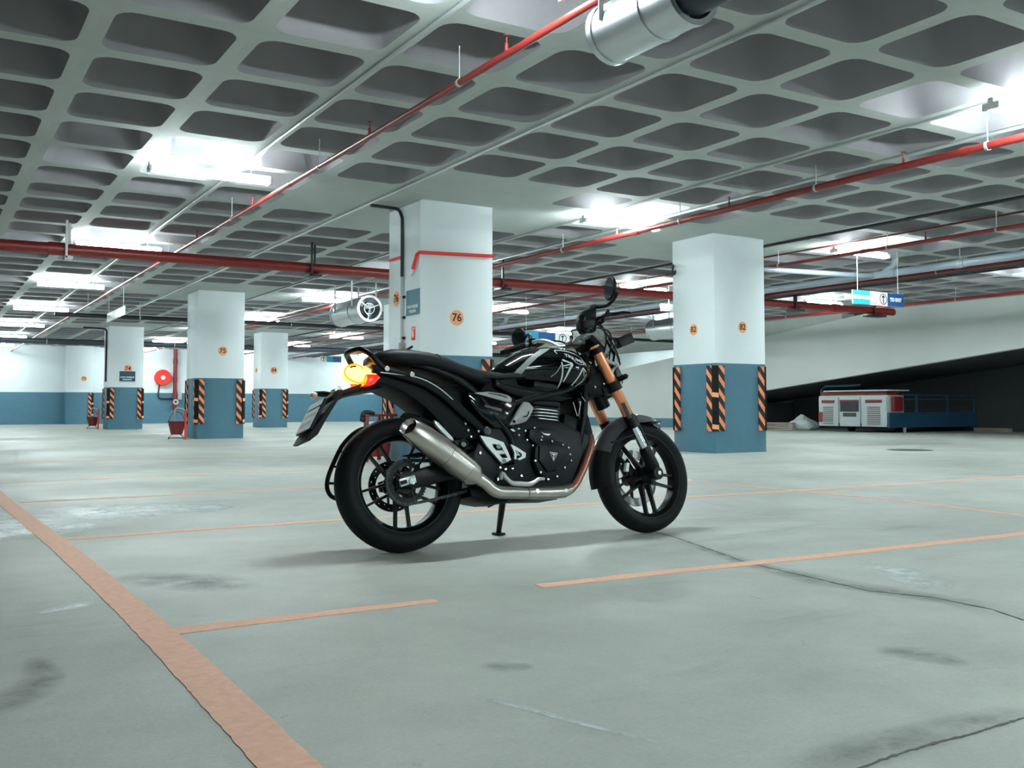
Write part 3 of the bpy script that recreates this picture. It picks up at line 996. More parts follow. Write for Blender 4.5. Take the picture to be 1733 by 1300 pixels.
zr = (5.068,10.400,2.494)[2]
bm = nb()
tube(bm, [(6.07, 10.395, (6.092,10.400,2.526)[2]), (5.12, 10.395, zr), (5.05, 10.4, zr), (5.045, 10.46, zr - .02), (5.030,10.449,2.427), (5.030,10.529,2.309)], .021, 10)
o = fin(bm, 'sprinkler_pipe', 'redbright'); tag(o, 'short bright red pipe wrapped round the front of column 76', 'pipe')
bm = nb()
n0, n1 = Vector((5.030,10.537,2.310)), Vector((5.030,10.610,2.248))
cyl(bm, n0, n1, .022, 12, r2=.026); fin(bm, 'nozzle', 'signwhite', o)
bm = nb()
tube(bm, [(5.050,11.242,2.503), (5.050,10.874,2.506)], .016, 8); fin(bm, 'side_branch', 'redbright', o)

def plate_sign(label, face, c, w, h, lines, m='signgrey', head=None):
    """flat sign plate on a column face: F front, L left"""
    t = thing('wall_sign', label, 'sign', c)
    bm = nb()
    if face == 'F': box(bm, (0, -.004, 0), (w, .006, h), bev=.001); rt, nv = (1, 0, 0), (0, -1, 0)
    else: box(bm, (-.004, 0, 0), (.006, w, h), bev=.001); rt, nv = (0, -1, 0), (-1, 0, 0)
    fin(bm, 'panel', m, t)
    bm = nb()
    for s, size, z, wd in lines:
        text(bm, s, size, None, Vector(nv) * .009 + Vector((0, 0, z)), right=rt, width=wd, weight=.002)
    fin(bm, 'lettering', 'print', t)
    return t
p0, p1 = Vector((5.070,10.817,1.905)), Vector((5.070,10.415,1.904))
zt, zbm = (5.070,10.627,2.070)[2], (5.070,10.624,1.766)[2]
plate_sign('faded blue parking sign on the left face of column 76', 'L', (5.07, (p0.y + p1.y) / 2 - .01, (zt + zbm) / 2), abs(p0.y - p1.y) - .03, zt - zbm,
           [('FOUR WHEELER', .05, -.055, .29), ('PARKING', .05, -.11, .19)])
zz = (5.070,10.589,1.543)
t = plate_sign('small red fire extinguisher sign on column 76', 'L', (5.07, zz[1], zz[2]), .1, .16, [], m='redbright')
bm = nb()
for c, s in (((-.010, 0, -.012), (.002, .032, .075)), ((-.010, 0, .035), (.002, .016, .025)), ((-.010, -.014, .048), (.002, .045, .01))): box(bm, c, s)
fin(bm, 'pictogram', 'print', t)
p = (5.486,31.600,1.615)
plate_sign('dark blue parking sign below the number 74', 'F', (p[0], 31.6, p[2]), .46, .31, [('FOUR WHEELER', .06, -.03, .40), ('PARKING', .06, -.1, .26)], m='signnavy')

# column 74 down pipe
bm = nb()
tube(bm, [(4.25, 31.9, 3.08), (4.8, 31.9, 3.07), (4.91, 31.9, 3.0), (4.915, 31.9, 2.8), (4.915, 31.9, 1.45)], .028, 8, smooth=4)
tag(fin(bm, 'down_pipe', 'blackpipe'), 'thin dark pipe bending down the left side of column 74', 'pipe')

# hanging signs
def hanging_sign(label, c, w, h, fields):
    t = thing('hanging_sign', label, 'sign', c)
    bm = nb(); box(bm, (0, .012, 0), (w, .02, h)); fin(bm, 'board', 'signwhite', t)
    x = -w / 2
    for fw, m, kind in fields:
        cx = x + fw / 2
        bm = nb(); box(bm, (cx, 0, 0), (fw - .002, .006, h - .004)); f = fin(bm, 'panel', m, t)
        bm = nb()
        if kind == 'arrow' or kind == 'limit':
            r = min(fw, h) * .42
            lathe(bm, [(r * .86, 0), (r, 0), (r, .004), (r * .86, .004)], (cx, -.003, 0), (0, -1, 0), 28, closed=True)
            if kind == 'arrow':
                box(bm, (cx, -.005, -.02), (.022, .004, h * .42))
                add(bm, [(cx - .05, -.007, h * .12), (cx + .05, -.007, h * .12), (cx, -.007, h * .3), (cx - .05, -.003, h * .12), (cx + .05, -.003, h * .12), (cx, -.003, h * .3)], [(0, 1, 2), (3, 5, 4), (0, 3, 4, 1), (1, 4, 5, 2), (2, 5, 3, 0)])
                fin(bm, 'arrow', 'ink', f)
            else:
                text(bm, '10', h * .3, None, (cx, -.006, .03), weight=.001)
                text(bm, 'KMPH', h * .14, None, (cx, -.006, -.06))
                fin(bm, 'limit_symbol', 'conduit', f)
        elif kind:
            text(bm, kind, h * .36, None, (cx, -.006, 0), width=fw * .96 if len(kind) > 8 else fw * .72, weight=.006)
            fin(bm, 'lettering', 'print', f)
        x += fw
    for s in (-1, 1):
        bm = nb(); tube(bm, [(s * w * .4, .012, h / 2), (s * w * .4, .012, ZC - c[2] + .36)], .004, 5); fin(bm, 'hanging_wire', 'lampwhite', t)
    return t
hanging_sign('hanging blue and white sign reading speed limit and to exit', (13.06, 10.2, 2.375), 1.22, .215,
             [(.40, 'signcyan', 'SPEED LIMIT'), (.21, 'signwhite', 'limit'), (.21, 'signwhite', 'arrow'), (.40, 'signblue', 'TO EXIT')])
a, b = Vector((11.571,18.400,2.226)), Vector((12.445,18.400,2.218))
hanging_sign('distant blue hanging sign with arrow above the fuel tank', ((a.x + b.x) / 2 + .1, 18.4, (a.z + b.z) / 2), 1.3, .25,
             [(.45, 'signcyan', ''), (.45, 'signblue', ''), (.4, 'signwhite', 'arrow')])
a = Vector((15.221,40.000,2.738))
hanging_sign('small blue and white sign hanging before the far wall', (a.x, 40.0, a.z), .95, .26, [(.28, 'signwhite', 'arrow'), (.3, 'signcyan', ''), (.37, 'signblue', '')])
a = Vector((3.600,22.214,2.654))
bm = nb(); box(bm, (0, 0, 0), (.03, 2.1, .19), bev=.004)
o = fin(bm, 'hanging_sign', 'signwhite'); o.location = a; tag(o, 'blank white sign board hanging edge-on left of column 75', 'sign')
bm = nb()
for s in (-1, 1): tube(bm, [(0, s * .9, .09), (0, s * .9, ZC - a.z)], .005, 5)
fin(bm, 'hanging_wire', 'lampwhite', o)
a = Vector((13.156,15.400,2.693))
bm = nb(); box(bm, (0, 0, 0), (.42, .05, .15), bev=.006)
o = fin(bm, 'exit_sign', 'signwhite'); o.location = a; tag(o, 'small white box sign half hidden behind column 82', 'sign')
bm = nb(); tube(bm, [(0, 0, .07), (0, 0, ZC - a.z + .3)], .012, 6); fin(bm, 'hanging_rod', 'lampwhite', o)
a = Vector((9.620,11.252,2.715))
bm = nb()
tube(bm, [(0, .05, .03), (-.04, .0, .06), (-.07, -.02, -.02), (-.03, -.01, -.08), (.0, 0, -.02), (-.05, .02, -.1)], .014, 8, smooth=5)
o = fin(bm, 'cable_coil', 'blackpipe'); o.location = (a.x + .04, a.y - .1, a.z); tag(o, 'loop of black cable beside the top of column 82', 'cable')

# ---- fire fittings on the far wall
hw = (8.857,42.700,1.926)
t = thing('hose_reel', 'round red fire hose reel on the far wall', 'hose reel', (hw[0], 43.0, hw[2]))
bm = nb(); lathe(bm, [(0, .0), (.33, .0), (.34, .03), (.34, .16), (.31, .18), (.14, .15), (0, .15)], (0, -.02, 0), (0, -1, 0), 36); fin(bm, 'reel', 'redbright', t)
bm = nb(); cyl(bm, (0, -.16, 0), (0, -.23, 0), .09, 20); fin(bm, 'hub', 'print', t)
bm = nb(); tube(bm, [(-.12, -.06, -.3), (-.16, -.06, -.7), (-.12, -.06, -.86), (.1, -.06, -.9), (.42, -.06, -.88)], .03, 8, smooth=5); fin(bm, 'hose', 'blackpipe', t)
rx = (9.360,42.800,1.911)[0]
o = pipe('fire_riser', 'red standpipe running up the far wall beside the hose reel', 'pipe', [(rx, 42.85, .55), (rx, 42.85, ZC)], .085, 'red', couplings=[.15, .5, .8], seg=14)
bm = nb(); box(bm, (.18, -.05, .62), (.16, .14, .34), bev=.03); fin(bm, 'valve', 'conduit', o)
bm = nb(); lathe(bm, [(.05, -.01), (.12, -.01), (.12, .01), (.05, .01)], (.0, -.16, .35), (0, -1, 0), 18, closed=True); fin(bm, 'hand_wheel', 'conduit', o)

def bucket_stand(label, loc, bar_to=None, s=1.0):
    t = thing('fire_bucket_stand', label, 'bucket stand', loc)
    bm = nb()
    lathe(bm, [(0, .10), (.10, .10), (.115, .11), (.175, .36), (.182, .365), (.182, .375), (.165, .372), (.105, .12), (0, .12)], (0, 0, 0), (0, 0, 1), 24); fin(bm, 'bucket', 'darkred', t)
    bm = nb(); tube(bm, [(.14, -.16, .0), (.14, -.16, .62)], .022, 10); fin(bm, 'post', 'redbright', t)
    bm = nb(); tube(bm, [(.14, -.16, .6), (.05, -.14, .64), (-.04, -.06, .62), (-.05, 0, .36)], .014, 8, smooth=4); fin(bm, 'bucket_hook', 'conduit', t)
    bm = nb(); tube(bm, [(-.17, 0, .36), (-.1, 0, .52), (0, 0, .57), (.1, 0, .52), (.17, 0, .36)], .008, 6, smooth=4); fin(bm, 'bail', 'darkred', t)
    bm = nb()
    for a in (.4, 2.2, 3.6, 5.2): tube(bm, [(.1 * cos(a), .1 * sin(a), .1), (.2 * cos(a), .2 * sin(a), .05), (.2 * cos(a), .2 * sin(a), 0)], .006, 6)
    tube(bm, [(.2 * cos(a), .2 * sin(a), .03) for a in (.4, 2.2, 3.6, 5.2)], .005, 6, closed=True, caps=False)
    fin(bm, 'wire_feet', 'blackpipe', t)
    return t
bucket_stand('red fire bucket on a stand left of column 75', (4.62, 20.95, 0))
bucket_stand('small distant red bucket and stand against the far blue wall', (4.67, 32.6, 0))
# red rack beside column 76, seen over the rear tyre
q0, q1, q2 = Vector((4.642,11.000,0.560)), Vector((5.015,11.000,0.558)), Vector((4.580,11.000,0.560))
t = thing('fire_bucket_rack', 'red rack with hanging buckets beside column 76, behind the rear wheel', 'rack', (q0.x, 11.0, 0))
bm = nb(); box(bm, (0, 0, q0.z / 2), (.05, .05, q0.z), bev=.006); fin(bm, 'post', 'red', t)
bm = nb(); box(bm, (.32, .35, q0.z / 2), (.04, .04, q0.z), bev=.006); fin(bm, 'post', 'red', t)
bm = nb(); box(bm, ((q1.x - q0.x) / 2 - .02, 0, q0.z), (q1.x - q0.x + .1, .035, .03), bev=.004); fin(bm, 'cross_bar', 'red', t)
bm = nb(); tube(bm, [(-.07, -.02, q0.z - .07), (-.06, -.03, q0.z + .02), (.0, -.03, q0.z + .04), (.09, -.02, q0.z + .02)], .024, 8, smooth=3); ball(bm, (-.055, -.03, q0.z - .05), .035); fin(bm, 'coiled_strap', 'blackpipe', t)
for k, x in enumerate((.1, .25)):
    bm = nb(); lathe(bm, [(0, .06), (.055, .06), (.085, .27), (.09, .28), (.075, .27), (.05, .08), (0, .08)], (x, .02, 0), (0, 0, 1), 18)
    tube(bm, [(x - .08, .02, .27), (x, .02, .42), (x + .08, .02, .27)], .006, 6, smooth=4); fin(bm, 'bucket', 'red', t)

# ---- store under the ramp
G = Vector((20.794,16.045,0.000))
d0 = Vector((23.000,20.175,-0.052))
t = thing('generator_trailer', 'white and blue generator trailer parked under the ramp', 'trailer', (G.x, G.y, 0))
z0, z1 = (20.794,16.093,0.139)[2], (20.794,16.073,0.961)[2]
yL = (20.794,18.255,0.238)[1] - G.y
H = z1 - z0
W = [yL * f for f in (0, .37, .685, 1.0)]
bm = nb(); box(bm, (.34, yL / 2, (z0 + z1) / 2), (.6, yL - .02, H - .02)); fin(bm, 'body', 'machine', t)
for k in range(3):
    bm = nb()
    yc, w = (W[k] + W[k + 1]) / 2, W[k + 1] - W[k] - .05
    box(bm, (.02, yc, (z0 + z1) / 2 - .02), (.05, w, H - .06), bev=.012)
    pn = fin(bm, 'door_panel', 'machine', t)
    bm = nb()
    if k != 1:
        for i in range(9): box(bm, (-.015, yc, z0 + H * (.10 + .065 * i)), (.025, w * .5, .02))
        fin(bm, 'louver', 'louver', pn)
        bm = nb(); box(bm, (-.012, yc, z0 + H * .8), (.02, w * .65, H * .09)); fin(bm, 'warning_strip', 'darkred', pn)
    else:
        box(bm, (-.012, yc, z0 + H * .66), (.03, w * .9, H * .36)); fin(bm, 'control_window', 'blackpipe', pn)
        bm = nb(); box(bm, (-.018, yc, z0 + H * .82), (.03, w * .92, H * .06)); fin(bm, 'warning_strip', 'darkred', pn)
        bm = nb()
        for i in range(12): box(bm, (-.012, yc - w * .3 + w * .6 * i / 11, z0 + H * .38), (.02, w * .025, H * .12))
        fin(bm, 'vent', 'iron', pn)
bm = nb(); box(bm, (.36, yL / 2 - .15, z1 + .11), (.85, yL * .92, .035), bev=.012); fin(bm, 'lid', 'machine', t)
bm = nb(); box(bm, (.3, yL / 2, z1 + .04), (.5, yL * .95, .1)); fin(bm, 'red_band', 'darkred', t)
bm = nb(); box(bm, (-.005, yL - .09, z0 + H * .3), (.03, .12, H * .32)); fin(bm, 'reflector', 'red', t)
bm = nb(); box(bm, (.3, -.06, z0 + H * .72), (.35, .1, H * .45), bev=.03); fin(bm, 'tail_lamp', 'darkred', t)
BX = 3.6
bm = nb(); box(bm, (BX / 2, -.02, z0 + H * .22), (BX, .06, H * .46)); box(bm, (BX / 2, yL / 2, z0 + .05), (BX, yL, .08)); fin(bm, 'bed', 'signnavy', t)
for x in (1.1, 2.4, 3.55):
    bm = nb(); box(bm, (x, -.02, z0 + H * .7), (.05, .05, H * .62)); fin(bm, 'rail_post', 'signnavy', t)
for zf in (.86, 1.0):
    bm = nb(); box(bm, (2.0, -.02, z0 + H * zf), (3.1, .03, .03)); fin(bm, 'rail', 'signnavy', t)
bm = nb(); tube(bm, [(.3, yL + .12, z0 + .1), (.3, yL + .14, z1 + .15), (.35, yL + .05, z1 + .25), (.6, yL - .9, z1 + .27)], .025, 8); fin(bm, 'tow_handle', 'signnavy', t)
for y in (.35, yL - .35):
    bm = nb(); cyl(bm, (.9, y - .08, z0 * .55), (.9, y + .08, z0 * .55), z0 * .55, 20); fin(bm, 'wheel', 'rubber', t)
bm = nb(); box(bm, (.62, -.02, z0 / 2), (.06, .06, z0)); fin(bm, 'jack_stand', 'conduit', t)

p = Vector((21.502,19.413,0.000))
bm = nb()
t0 = nb(); bmesh.ops.create_icosphere(t0, subdivisions=3, radius=1.0)
rnd = random.Random(8)
for v in t0.verts:
    k = 1 + .12 * sin(v.co.x * 5 + 1) * cos(v.co.y * 4) + rnd.uniform(-.04, .04)
    v.co = Vector((v.co.x * .35 * k, v.co.y * .42 * k, max(-.13, v.co.z * .2 * k) + .13))
    if v.co.z > .24: v.co.z += .16 * max(0, 1 - (v.co - Vector((0, .08, .3))).length / .2)
me = bpy.data.meshes.new('sack'); t0.to_mesh(me); t0.free(); me.materials.append(M['sack'])
o = bpy.data.objects.new('sack', me); COL.objects.link(o); o.location = (p.x, p.y, 0); bm.free()
tag(o, 'white sack slumped on the floor left of the generator trailer', 'sack')
p = Vector((20.929,19.805,0.000))
t = thing('plank_pile', 'pile of dusty planks on the floor beside the white sack', 'planks', (p.x, p.y, 0))
for k in range(4):
    bm = nb(); box(bm, (0, .0, .03 + .055 * k), (.12 + .04 * (k % 2), 1.3 - .1 * k, .045), Matrix.Rotation(.1 * (k - 1.5), 3, 'Z')); fin(bm, 'plank', 'wood', t)
p, q = Vector((24.1, 15.85, 0)), Vector((23.9, 14.75, 0))
bm = nb(); bar(bm, (p.x, p.y, .05), (q.x, q.y, .05), .12, .1)
o = fin(bm, 'timber', 'wood'); tag(o, 'loose timber beam lying on the floor right of the trailer', 'timber')
p = Vector((12.840,9.524,0.000))
bm = nb(); lathe(bm, [(0, 0), (.33, 0), (.33, .004), (.31, .008), (0, .008)], (0, 0, -.002), (0, 0, 1), 32)
o = fin(bm, 'drain_cover', 'iron'); o.location = p; tag(o, 'dark round drain cover in the floor before the ramp', 'drain cover')

# ------------------------------------------------------------------ motorcycle
# local frame: x forward from the rear contact point, y to the bike's left, z up; the root leans it on its side stand
bike = thing('motorcycle', 'black roadster motorcycle with gold forks leaning on its side stand', 'motorcycle', (1.889, 4.039, 0.0015), (-0.1729, 0, -0.0293))
WB, RF, RR = 1.377, 0.293, 0.306
rake = radians(24.6)
AX = Vector((-sin(rake), 0, cos(rake)))
A0 = Vector((WB + 0.102, 0, 0))
XF['front'] = Matrix.Translation(A0) @ Matrix.Rotation(0.0632, 4, AX) @ Matrix.Translation(-A0)

def part(bm, name, m, parent=None, front=False, ang=35, label=None):
    o = fin(bm, name, m, parent or bike, front=front, ang=ang)
    if label: o['label'] = label
    return o

def wheel(name, cx, R, rim_r, tw, hw, front, disc_side, disc_r, spoke_w, phase):
    c = (cx, 0, R)
    Y = (0, 1, 0)
    bm = nb()
    w = hw
    lathe(bm, [(rim_r + .008, -w), (rim_r - .004, -w), (rim_r - .014, -w * .82), (rim_r - .024, -w * .6), (rim_r - .026, 0), (rim_r - .024, w * .6), (rim_r - .014, w * .82), (rim_r - .004, w), (rim_r + .008, w)], c, Y, 72, closed=True)
    lathe(bm, [(.014, -.075), (.034, -.075), (.05, -.05), (.042, 0), (.05, .05), (.034, .075), (.014, .075)], c, Y, 28, closed=True)
    wl = part(bm, name, 'satin', front=front)
    bm = nb()
    h = tw
    prof = [(rim_r, -h * .80), (rim_r + .012, -h * .93), (rim_r + .032, -h), (R - .036, -h * .98), (R - .018, -h * .80), (R - .007, -h * .50), (R - .001, -h * .2), (R, 0),
            (R - .001, h * .2), (R - .007, h * .50), (R - .018, h * .80), (R - .036, h * .98), (rim_r + .032, h), (rim_r + .012, h * .93), (rim_r, h * .80), (rim_r - .004, 0)]
    lathe(bm, prof, c, Y, 96, closed=True)
    ty = part(bm, 'tyre', ['tyre', 'rubber'], wl, front)
    # tread grooves: short slanting cuts as thin dark inlays
    bm = nb()
    for k in range(34):
        a = 2 * pi * k / 34
        for s in (-1, 1):
            q = []
            for f in (0, 1, 2, 3):
                yy = s * h * (.12 + .22 * f)
                tt, pf = abs(yy / h), ((0, 0), (.2, .001), (.5, .007), (.8, .018), (.98, .036))
                rr = R
                for (t0_, d0_), (t1_, d1_) in zip(pf, pf[1:]):
                    if t0_ <= tt <= t1_: rr = R + .0005 - (d0_ + (d1_ - d0_) * (tt - t0_) / (t1_ - t0_))
                aa = a + s * .03 + f * .045
                q.append((aa, yy, rr))
            for (a1, y1, r1), (a2, y2, r2) in zip(q, q[1:]):
                P = []
                for aa, yy, rr in ((a1, y1, r1), (a2, y2, r2)):
                    for e in (-.008, .008):
                        P.append((cx + (rr) * cos(aa + e), yy, R + (rr) * sin(aa + e)))
                add(bm, P, [(0, 1, 3, 2)])
    g = part(bm, 'tread_groove', 'rubber', ty if False else wl, front); g['kind'] = 'stuff'
    for k in range(5):
        a = phase + 2 * pi * k / 5
        d = Vector((cos(a), 0, sin(a))); e = Vector((-sin(a), 0, cos(a)))
        C = Vector(c)
        for s in (-1, 1):
            bm = nb()
            p0, p1 = C + d * .034 + e * s * .022, C + d * (rim_r - .02) + e * s * spoke_w
            dirv = (p1 - p0).normalized(); nn = Vector((0, 1, 0)).cross(dirv)
            rings = []
            for f, ww, yy in ((0, .010, .034), (.5, .0065, .022), (.9, .0065, .022), (1.0, .011, .03)):
                p = p0.lerp(p1, f)
                rings.append([p + nn * ww * .8 + Vector((0, yy * .6, 0)), p + nn * ww + Vector((0, 0, 0)), p + nn * ww * .8 - Vector((0, yy * .6, 0)),
                              p - nn * ww * .8 - Vector((0, yy * .6, 0)), p - nn * ww, p - nn * ww * .8 + Vector((0, yy * .6, 0))])
            loft(bm, rings)
            part(bm, 'spoke', 'satin', wl, front)
    # drilled brake disc
    bm = nb()
    ys = disc_side
    N = 96
    rr = [disc_r * .70, disc_r * .765, disc_r * .80, disc_r * .865, disc_r * .90, disc_r]
    ring = [[[bm.verts.new((cx + r * cos(2 * pi * k / N), ys + t, R + r * sin(2 * pi * k / N))) for t in (-.002, .002)] for r in rr] for k in range(N)]
    for k in range(N):
        A, B = ring[k], ring[(k + 1) % N]
        for i in range(5):
            if (i == 1 and k % 8 in (0,)) or (i == 3 and k % 8 in (4,)): 
                continue
            bm.faces.new((A[i][0], A[i + 1][0], B[i + 1][0], B[i][0]))
            bm.faces.new((A[i][1], B[i][1], B[i + 1][1], A[i + 1][1]))
        bm.faces.new((A[5][0], A[5][1], B[5][1], B[5][0]))
        bm.faces.new((A[0][1], A[0][0], B[0][0], B[0][1]))
    part(bm, 'brake_disc', 'disc' if front else 'engine', wl, front)
    bm = nb()
    for k in range(5):
        a = 2 * pi * k / 5 + .3
        bar(bm, (cx + .04 * cos(a), ys, R + .04 * sin(a)), (cx + disc_r * .74 * cos(a + .35), ys, R + disc_r * .74 * sin(a + .35)), .005, .02, up=(0, 1, 0))
    lathe(bm, [(.03, -.006), (.05, -.006), (.05, .006), (.03, .006)], (cx, ys, R), Y, 20, closed=True)
    part(bm, 'disc_carrier', 'satin', wl, front)
    return wl

rw = wheel('rear_wheel', 0, RR, .222, .0755, .062, False, .085, .118, .035, radians(-90))
fw = wheel('front_wheel', WB, RF, .222, .057, .045, True, .066, .15, .032, radians(-82))

# sprocket, chain, axle
bm = nb()
T = 84
outl = [((.098 if k % 2 else .090) * cos(2 * pi * k / T), RR + (.098 if k % 2 else .090) * sin(2 * pi * k / T)) for k in range(T)]
inn = [(.072 * cos(2 * pi * k / T), RR + .072 * sin(2 * pi * k / T)) for k in range(T)]
ring_prism(bm, outl, inn, -.092, -.086)
lathe(bm, [(.02, -.004), (.05, -.004), (.05, .02), (.02, .02)], (0, -.09, RR), (0, 1, 0), 24, closed=True)
for k in range(5):
    a = 2 * pi * k / 5
    bar(bm, (.045 * cos(a), -.089, RR + .045 * sin(a)), (.074 * cos(a), -.089, RR + .074 * sin(a)), .006, .026, up=(0, 1, 0))
part(bm, 'sprocket', 'engine', rw)
bm = nb()
F0, rf = Vector((.50, -.089, .345)), .038
loop = []
for k in range(25):
    a = radians(95 + 170 * k / 24)
    loop.append(Vector((.1 * cos(a), -.089, RR + .1 * sin(a))))
lo_a, lo_b = loop[-1], F0 + Vector((0, 0, -rf))
run = [lo_a.lerp(lo_b, k / 28) - Vector((0, 0, .012 * sin(pi * k / 28))) for k in range(1, 29)]
up_a, up_b = F0 + Vector((0, 0, rf)), loop[0]
run2 = [up_a.lerp(up_b, k / 28) for k in range(0, 28)]
P = loop + run + run2
acc, pts = 0, [P[0]]
for a, b in zip(P, P[1:] + P[:1]):
    L = (b - a).length; t = 0.0159 - acc
    while t <= L:
        pts.append(a.lerp(b, t / L)); t += 0.0159
    acc = L - (t - 0.0159)
for k in range(len(pts) - 1):
    bar(bm, pts[k], pts[k + 1], .018 if k % 2 else .011, .013, up=(0, 1, 0) if False else (0, 0, 1))
o = part(bm, 'chain', 'iron'); o['kind'] = 'stuff'
bm = nb()
cyl(bm, (0, -.15, RR), (0, .15, RR), .011, 16)
cyl(bm, (0, -.152, RR), (0, -.142, RR), .018, 6)
part(bm, 'rear_axle', 'chrome')
bm = nb()
prism(bm, [(-0.062,0.316), (0.015,0.333), (0.023,0.300), (-0.055,0.281)], -.146, -.132, inset=.004)
part(bm, 'chain_adjuster', 'alu', label='bright alloy chain adjuster block')
bm = nb()
prism(bm, [(-0.058,0.307), (-0.028,0.314), (-0.025,0.297), (-0.054,0.290)], -.1485, -.140)
part(bm, 'adjuster_slot', 'rubber')

# swing arm
bm = nb()
for s in (-1, 1):
    prism(bm, [(-.05, .285), (-.055, .33), (-.01, .345), (.15, .385), (.36, .44), (.56, .43), (.56, .36), (.40, .345), (.2, .305), (.02, .275)], s * .105, s * .135, inset=.008)
box(bm, (.38, 0, .40), (.07, .24, .07), bev=.012)
box(bm, (.54, 0, .395), (.06, .25, .07), bev=.012)
part(bm, 'swing_arm', 'satin')
bm = nb()
prism(bm, [(-.02, .425), (.05, .436), (.30, .46), (.42, .47), (.42, .455), (.05, .415)], -.112, -.075, inset=.004)
part(bm, 'chain_guard', 'matte')
# inner hugger above the rear tyre
bm = nb()
n = 14
rings = []
for k in range(n):
    a = radians(20 + 62 * k / (n - 1))
    rr = RR + .022
    rings.append([(rr * cos(a) + .0, y, RR + rr * sin(a) - abs(y) ** 2 * 4) for y in (-.085, -.06, -.03, 0, .03, .06, .085)] + [((rr + .006) * cos(a), y, RR + (rr + .006) * sin(a) - abs(y) ** 2 * 4) for y in (.085, .06, .03, 0, -.03, -.06, -.085)])
loft(bm, rings)
part(bm, 'hugger', 'matte')
# tubular guard on the left of the rear wheel
bm = nb()
tube(bm, [(-0.061,0.150,0.598), (-0.129,0.170,0.577), (-0.189,0.190,0.520), (-0.232,0.200,0.445), (-0.264,0.200,0.377), (-0.274,0.200,0.329), (-0.265,0.200,0.296), (-0.244,0.200,0.276), (-0.188,0.200,0.254)], .0105, 8, smooth=5)
for a, c in (((-0.241,0.200,0.420), (-0.179,0.200,0.413)), ((-0.270,0.200,0.344), (-0.198,0.200,0.337)), ((-0.209,0.195,0.490), (-0.157,0.195,0.473))): tube(bm, [a, c], .006, 6)
tube(bm, [(-0.161,0.200,0.487), (-0.190,0.200,0.419), (-0.206,0.200,0.351), (-0.194,0.200,0.255)], .0095, 8, smooth=4)
part(bm, 'saree_guard', 'satin')

# ---- exhaust
tip, end = Vector((-0.029,-0.205,0.542)), Vector((0.300,-0.185,0.307))
ax = (end - tip).normalized()
u = Vector((0, -1, 0)); u = (u - ax * u.dot(ax)).normalized(); w = ax.cross(u)
if w.z < 0: w = -w
L = (end - tip).length
bm = nb()
def sect(f, r, sq=1.0, k=24):
    out = []
    for i in range(k):
        a = 2 * pi * i / k
        c, s = cos(a), sin(a)
        h = ((a + .5) % (pi / 3)) - pi / 6
        hx = cos(pi / 6) / cos(h) * 1.09
        kk = r * (.25 + .75 * min(1.0, hx))
        x, y = c * kk * sq, s * kk
        out.append(tip + ax * L * f + u * x + w * y)
    return out
slant = lambda ring, k: [p + ax * ((p - tip).dot(u)) * k for p in ring]
rings = [slant(sect(.10, .036, .85), .5), slant(sect(.02, .039, .85), .5), slant(sect(.0, .0425, .9), .5), slant(sect(.012, .046, .9), .5), slant(sect(.10, .053, .9), .2), sect(.2, .0585, .95), sect(.45, .062), sect(.7, .061), sect(.86, .058)]
loft(bm, rings, caps=False)
part(bm, 'silencer', 'steel', ang=28)
bm = nb()
loft(bm, [sect(.555, .0622), sect(.556, .0626), sect(.559, .0626), sect(.56, .0622)])
part(bm, 'silencer_seam', 'iron')
bm = nb()
loft(bm, [sect(.862, .0585), sect(.875, .0575), sect(.95, .053), sect(1.0, .042), sect(1.02, .036)])
part(bm, 'silencer_end_cap', 'steel', ang=50)
bm = nb()
loft(bm, [slant(sect(.06, .0385, .85), .5), slant(sect(.13, .030, .8), .5)])
part(bm, 'silencer_outlet', 'rubber', label='dark open end of the silencer')
bm = nb()
prism(bm, [(0.108,0.573), (0.131,0.562), (0.197,0.491), (0.201,0.475), (0.178,0.483), (0.118,0.546)], -.185, -.165, inset=.003)
part(bm, 'heat_shield', 'alu')
bm = nb()
prism(bm, [(0.206,0.479), (0.249,0.483), (0.278,0.464), (0.263,0.437), (0.222,0.448)], -.172, -.155, inset=.003)
cyl(bm, (0.263,-0.155,0.463), (0.248,-0.185,0.459), .022, 20)
part(bm, 'silencer_bracket', 'satin')
bm = nb(); cyl(bm, (0.249,-0.183,0.460), (0.244,-0.194,0.458), .012, 12); part(bm, 'silencer_bolt', 'chrome')
bm = nb()
tube(bm, [(0.307,-0.183,0.305), (0.346,-0.180,0.280), (0.385,-0.175,0.249), (0.424,-0.170,0.236), (0.496,-0.165,0.232), (0.581,-0.160,0.227)], [.030, .029, .028, .030, .030, .030], 18, smooth=6)
part(bm, 'link_pipe', 'steel')
bm = nb()
tube(bm, [(0.568,-0.160,0.228), (0.704,-0.150,0.221), (0.804,-0.140,0.223), (0.858,-0.130,0.251), (0.905,-0.120,0.299), (0.959,-0.105,0.369), (1.004,-0.090,0.441), (1.021,-0.075,0.485), (1.022,-0.055,0.527), (1.010,-0.030,0.558), (0.978,-0.010,0.577)], [.024, .023, .022, .021, .021, .021, .021, .021, .021, .021, .021], 16, smooth=6)
part(bm, 'exhaust_header', 'header', label='heat-tinted copper coloured header pipe')
bm = nb()
rings = []
for p, r in (((0.572,-0.162,0.227), .034), ((0.618,-0.158,0.226), .036), ((0.704,-0.150,0.223), .036), ((0.793,-0.143,0.225), .035), ((0.835,-0.138,0.239), .029)):
    p = Vector(p)
    rings.append([p + Vector((0, -cos(a) * r, sin(a) * r * .9)) for a in [2 * pi * k / 18 for k in range(18)]])
loft(bm, rings)
part(bm, 'collector_shield', 'steel')
for q in ((0.612,-0.190,0.231), (0.779,-0.176,0.227)):
    bm = nb(); cyl(bm, (q[0], q[1] + .012, q[2]), (q[0], q[1] - .006, q[2]), .0105, 14); part(bm, 'shield_bolt', 'chrome')

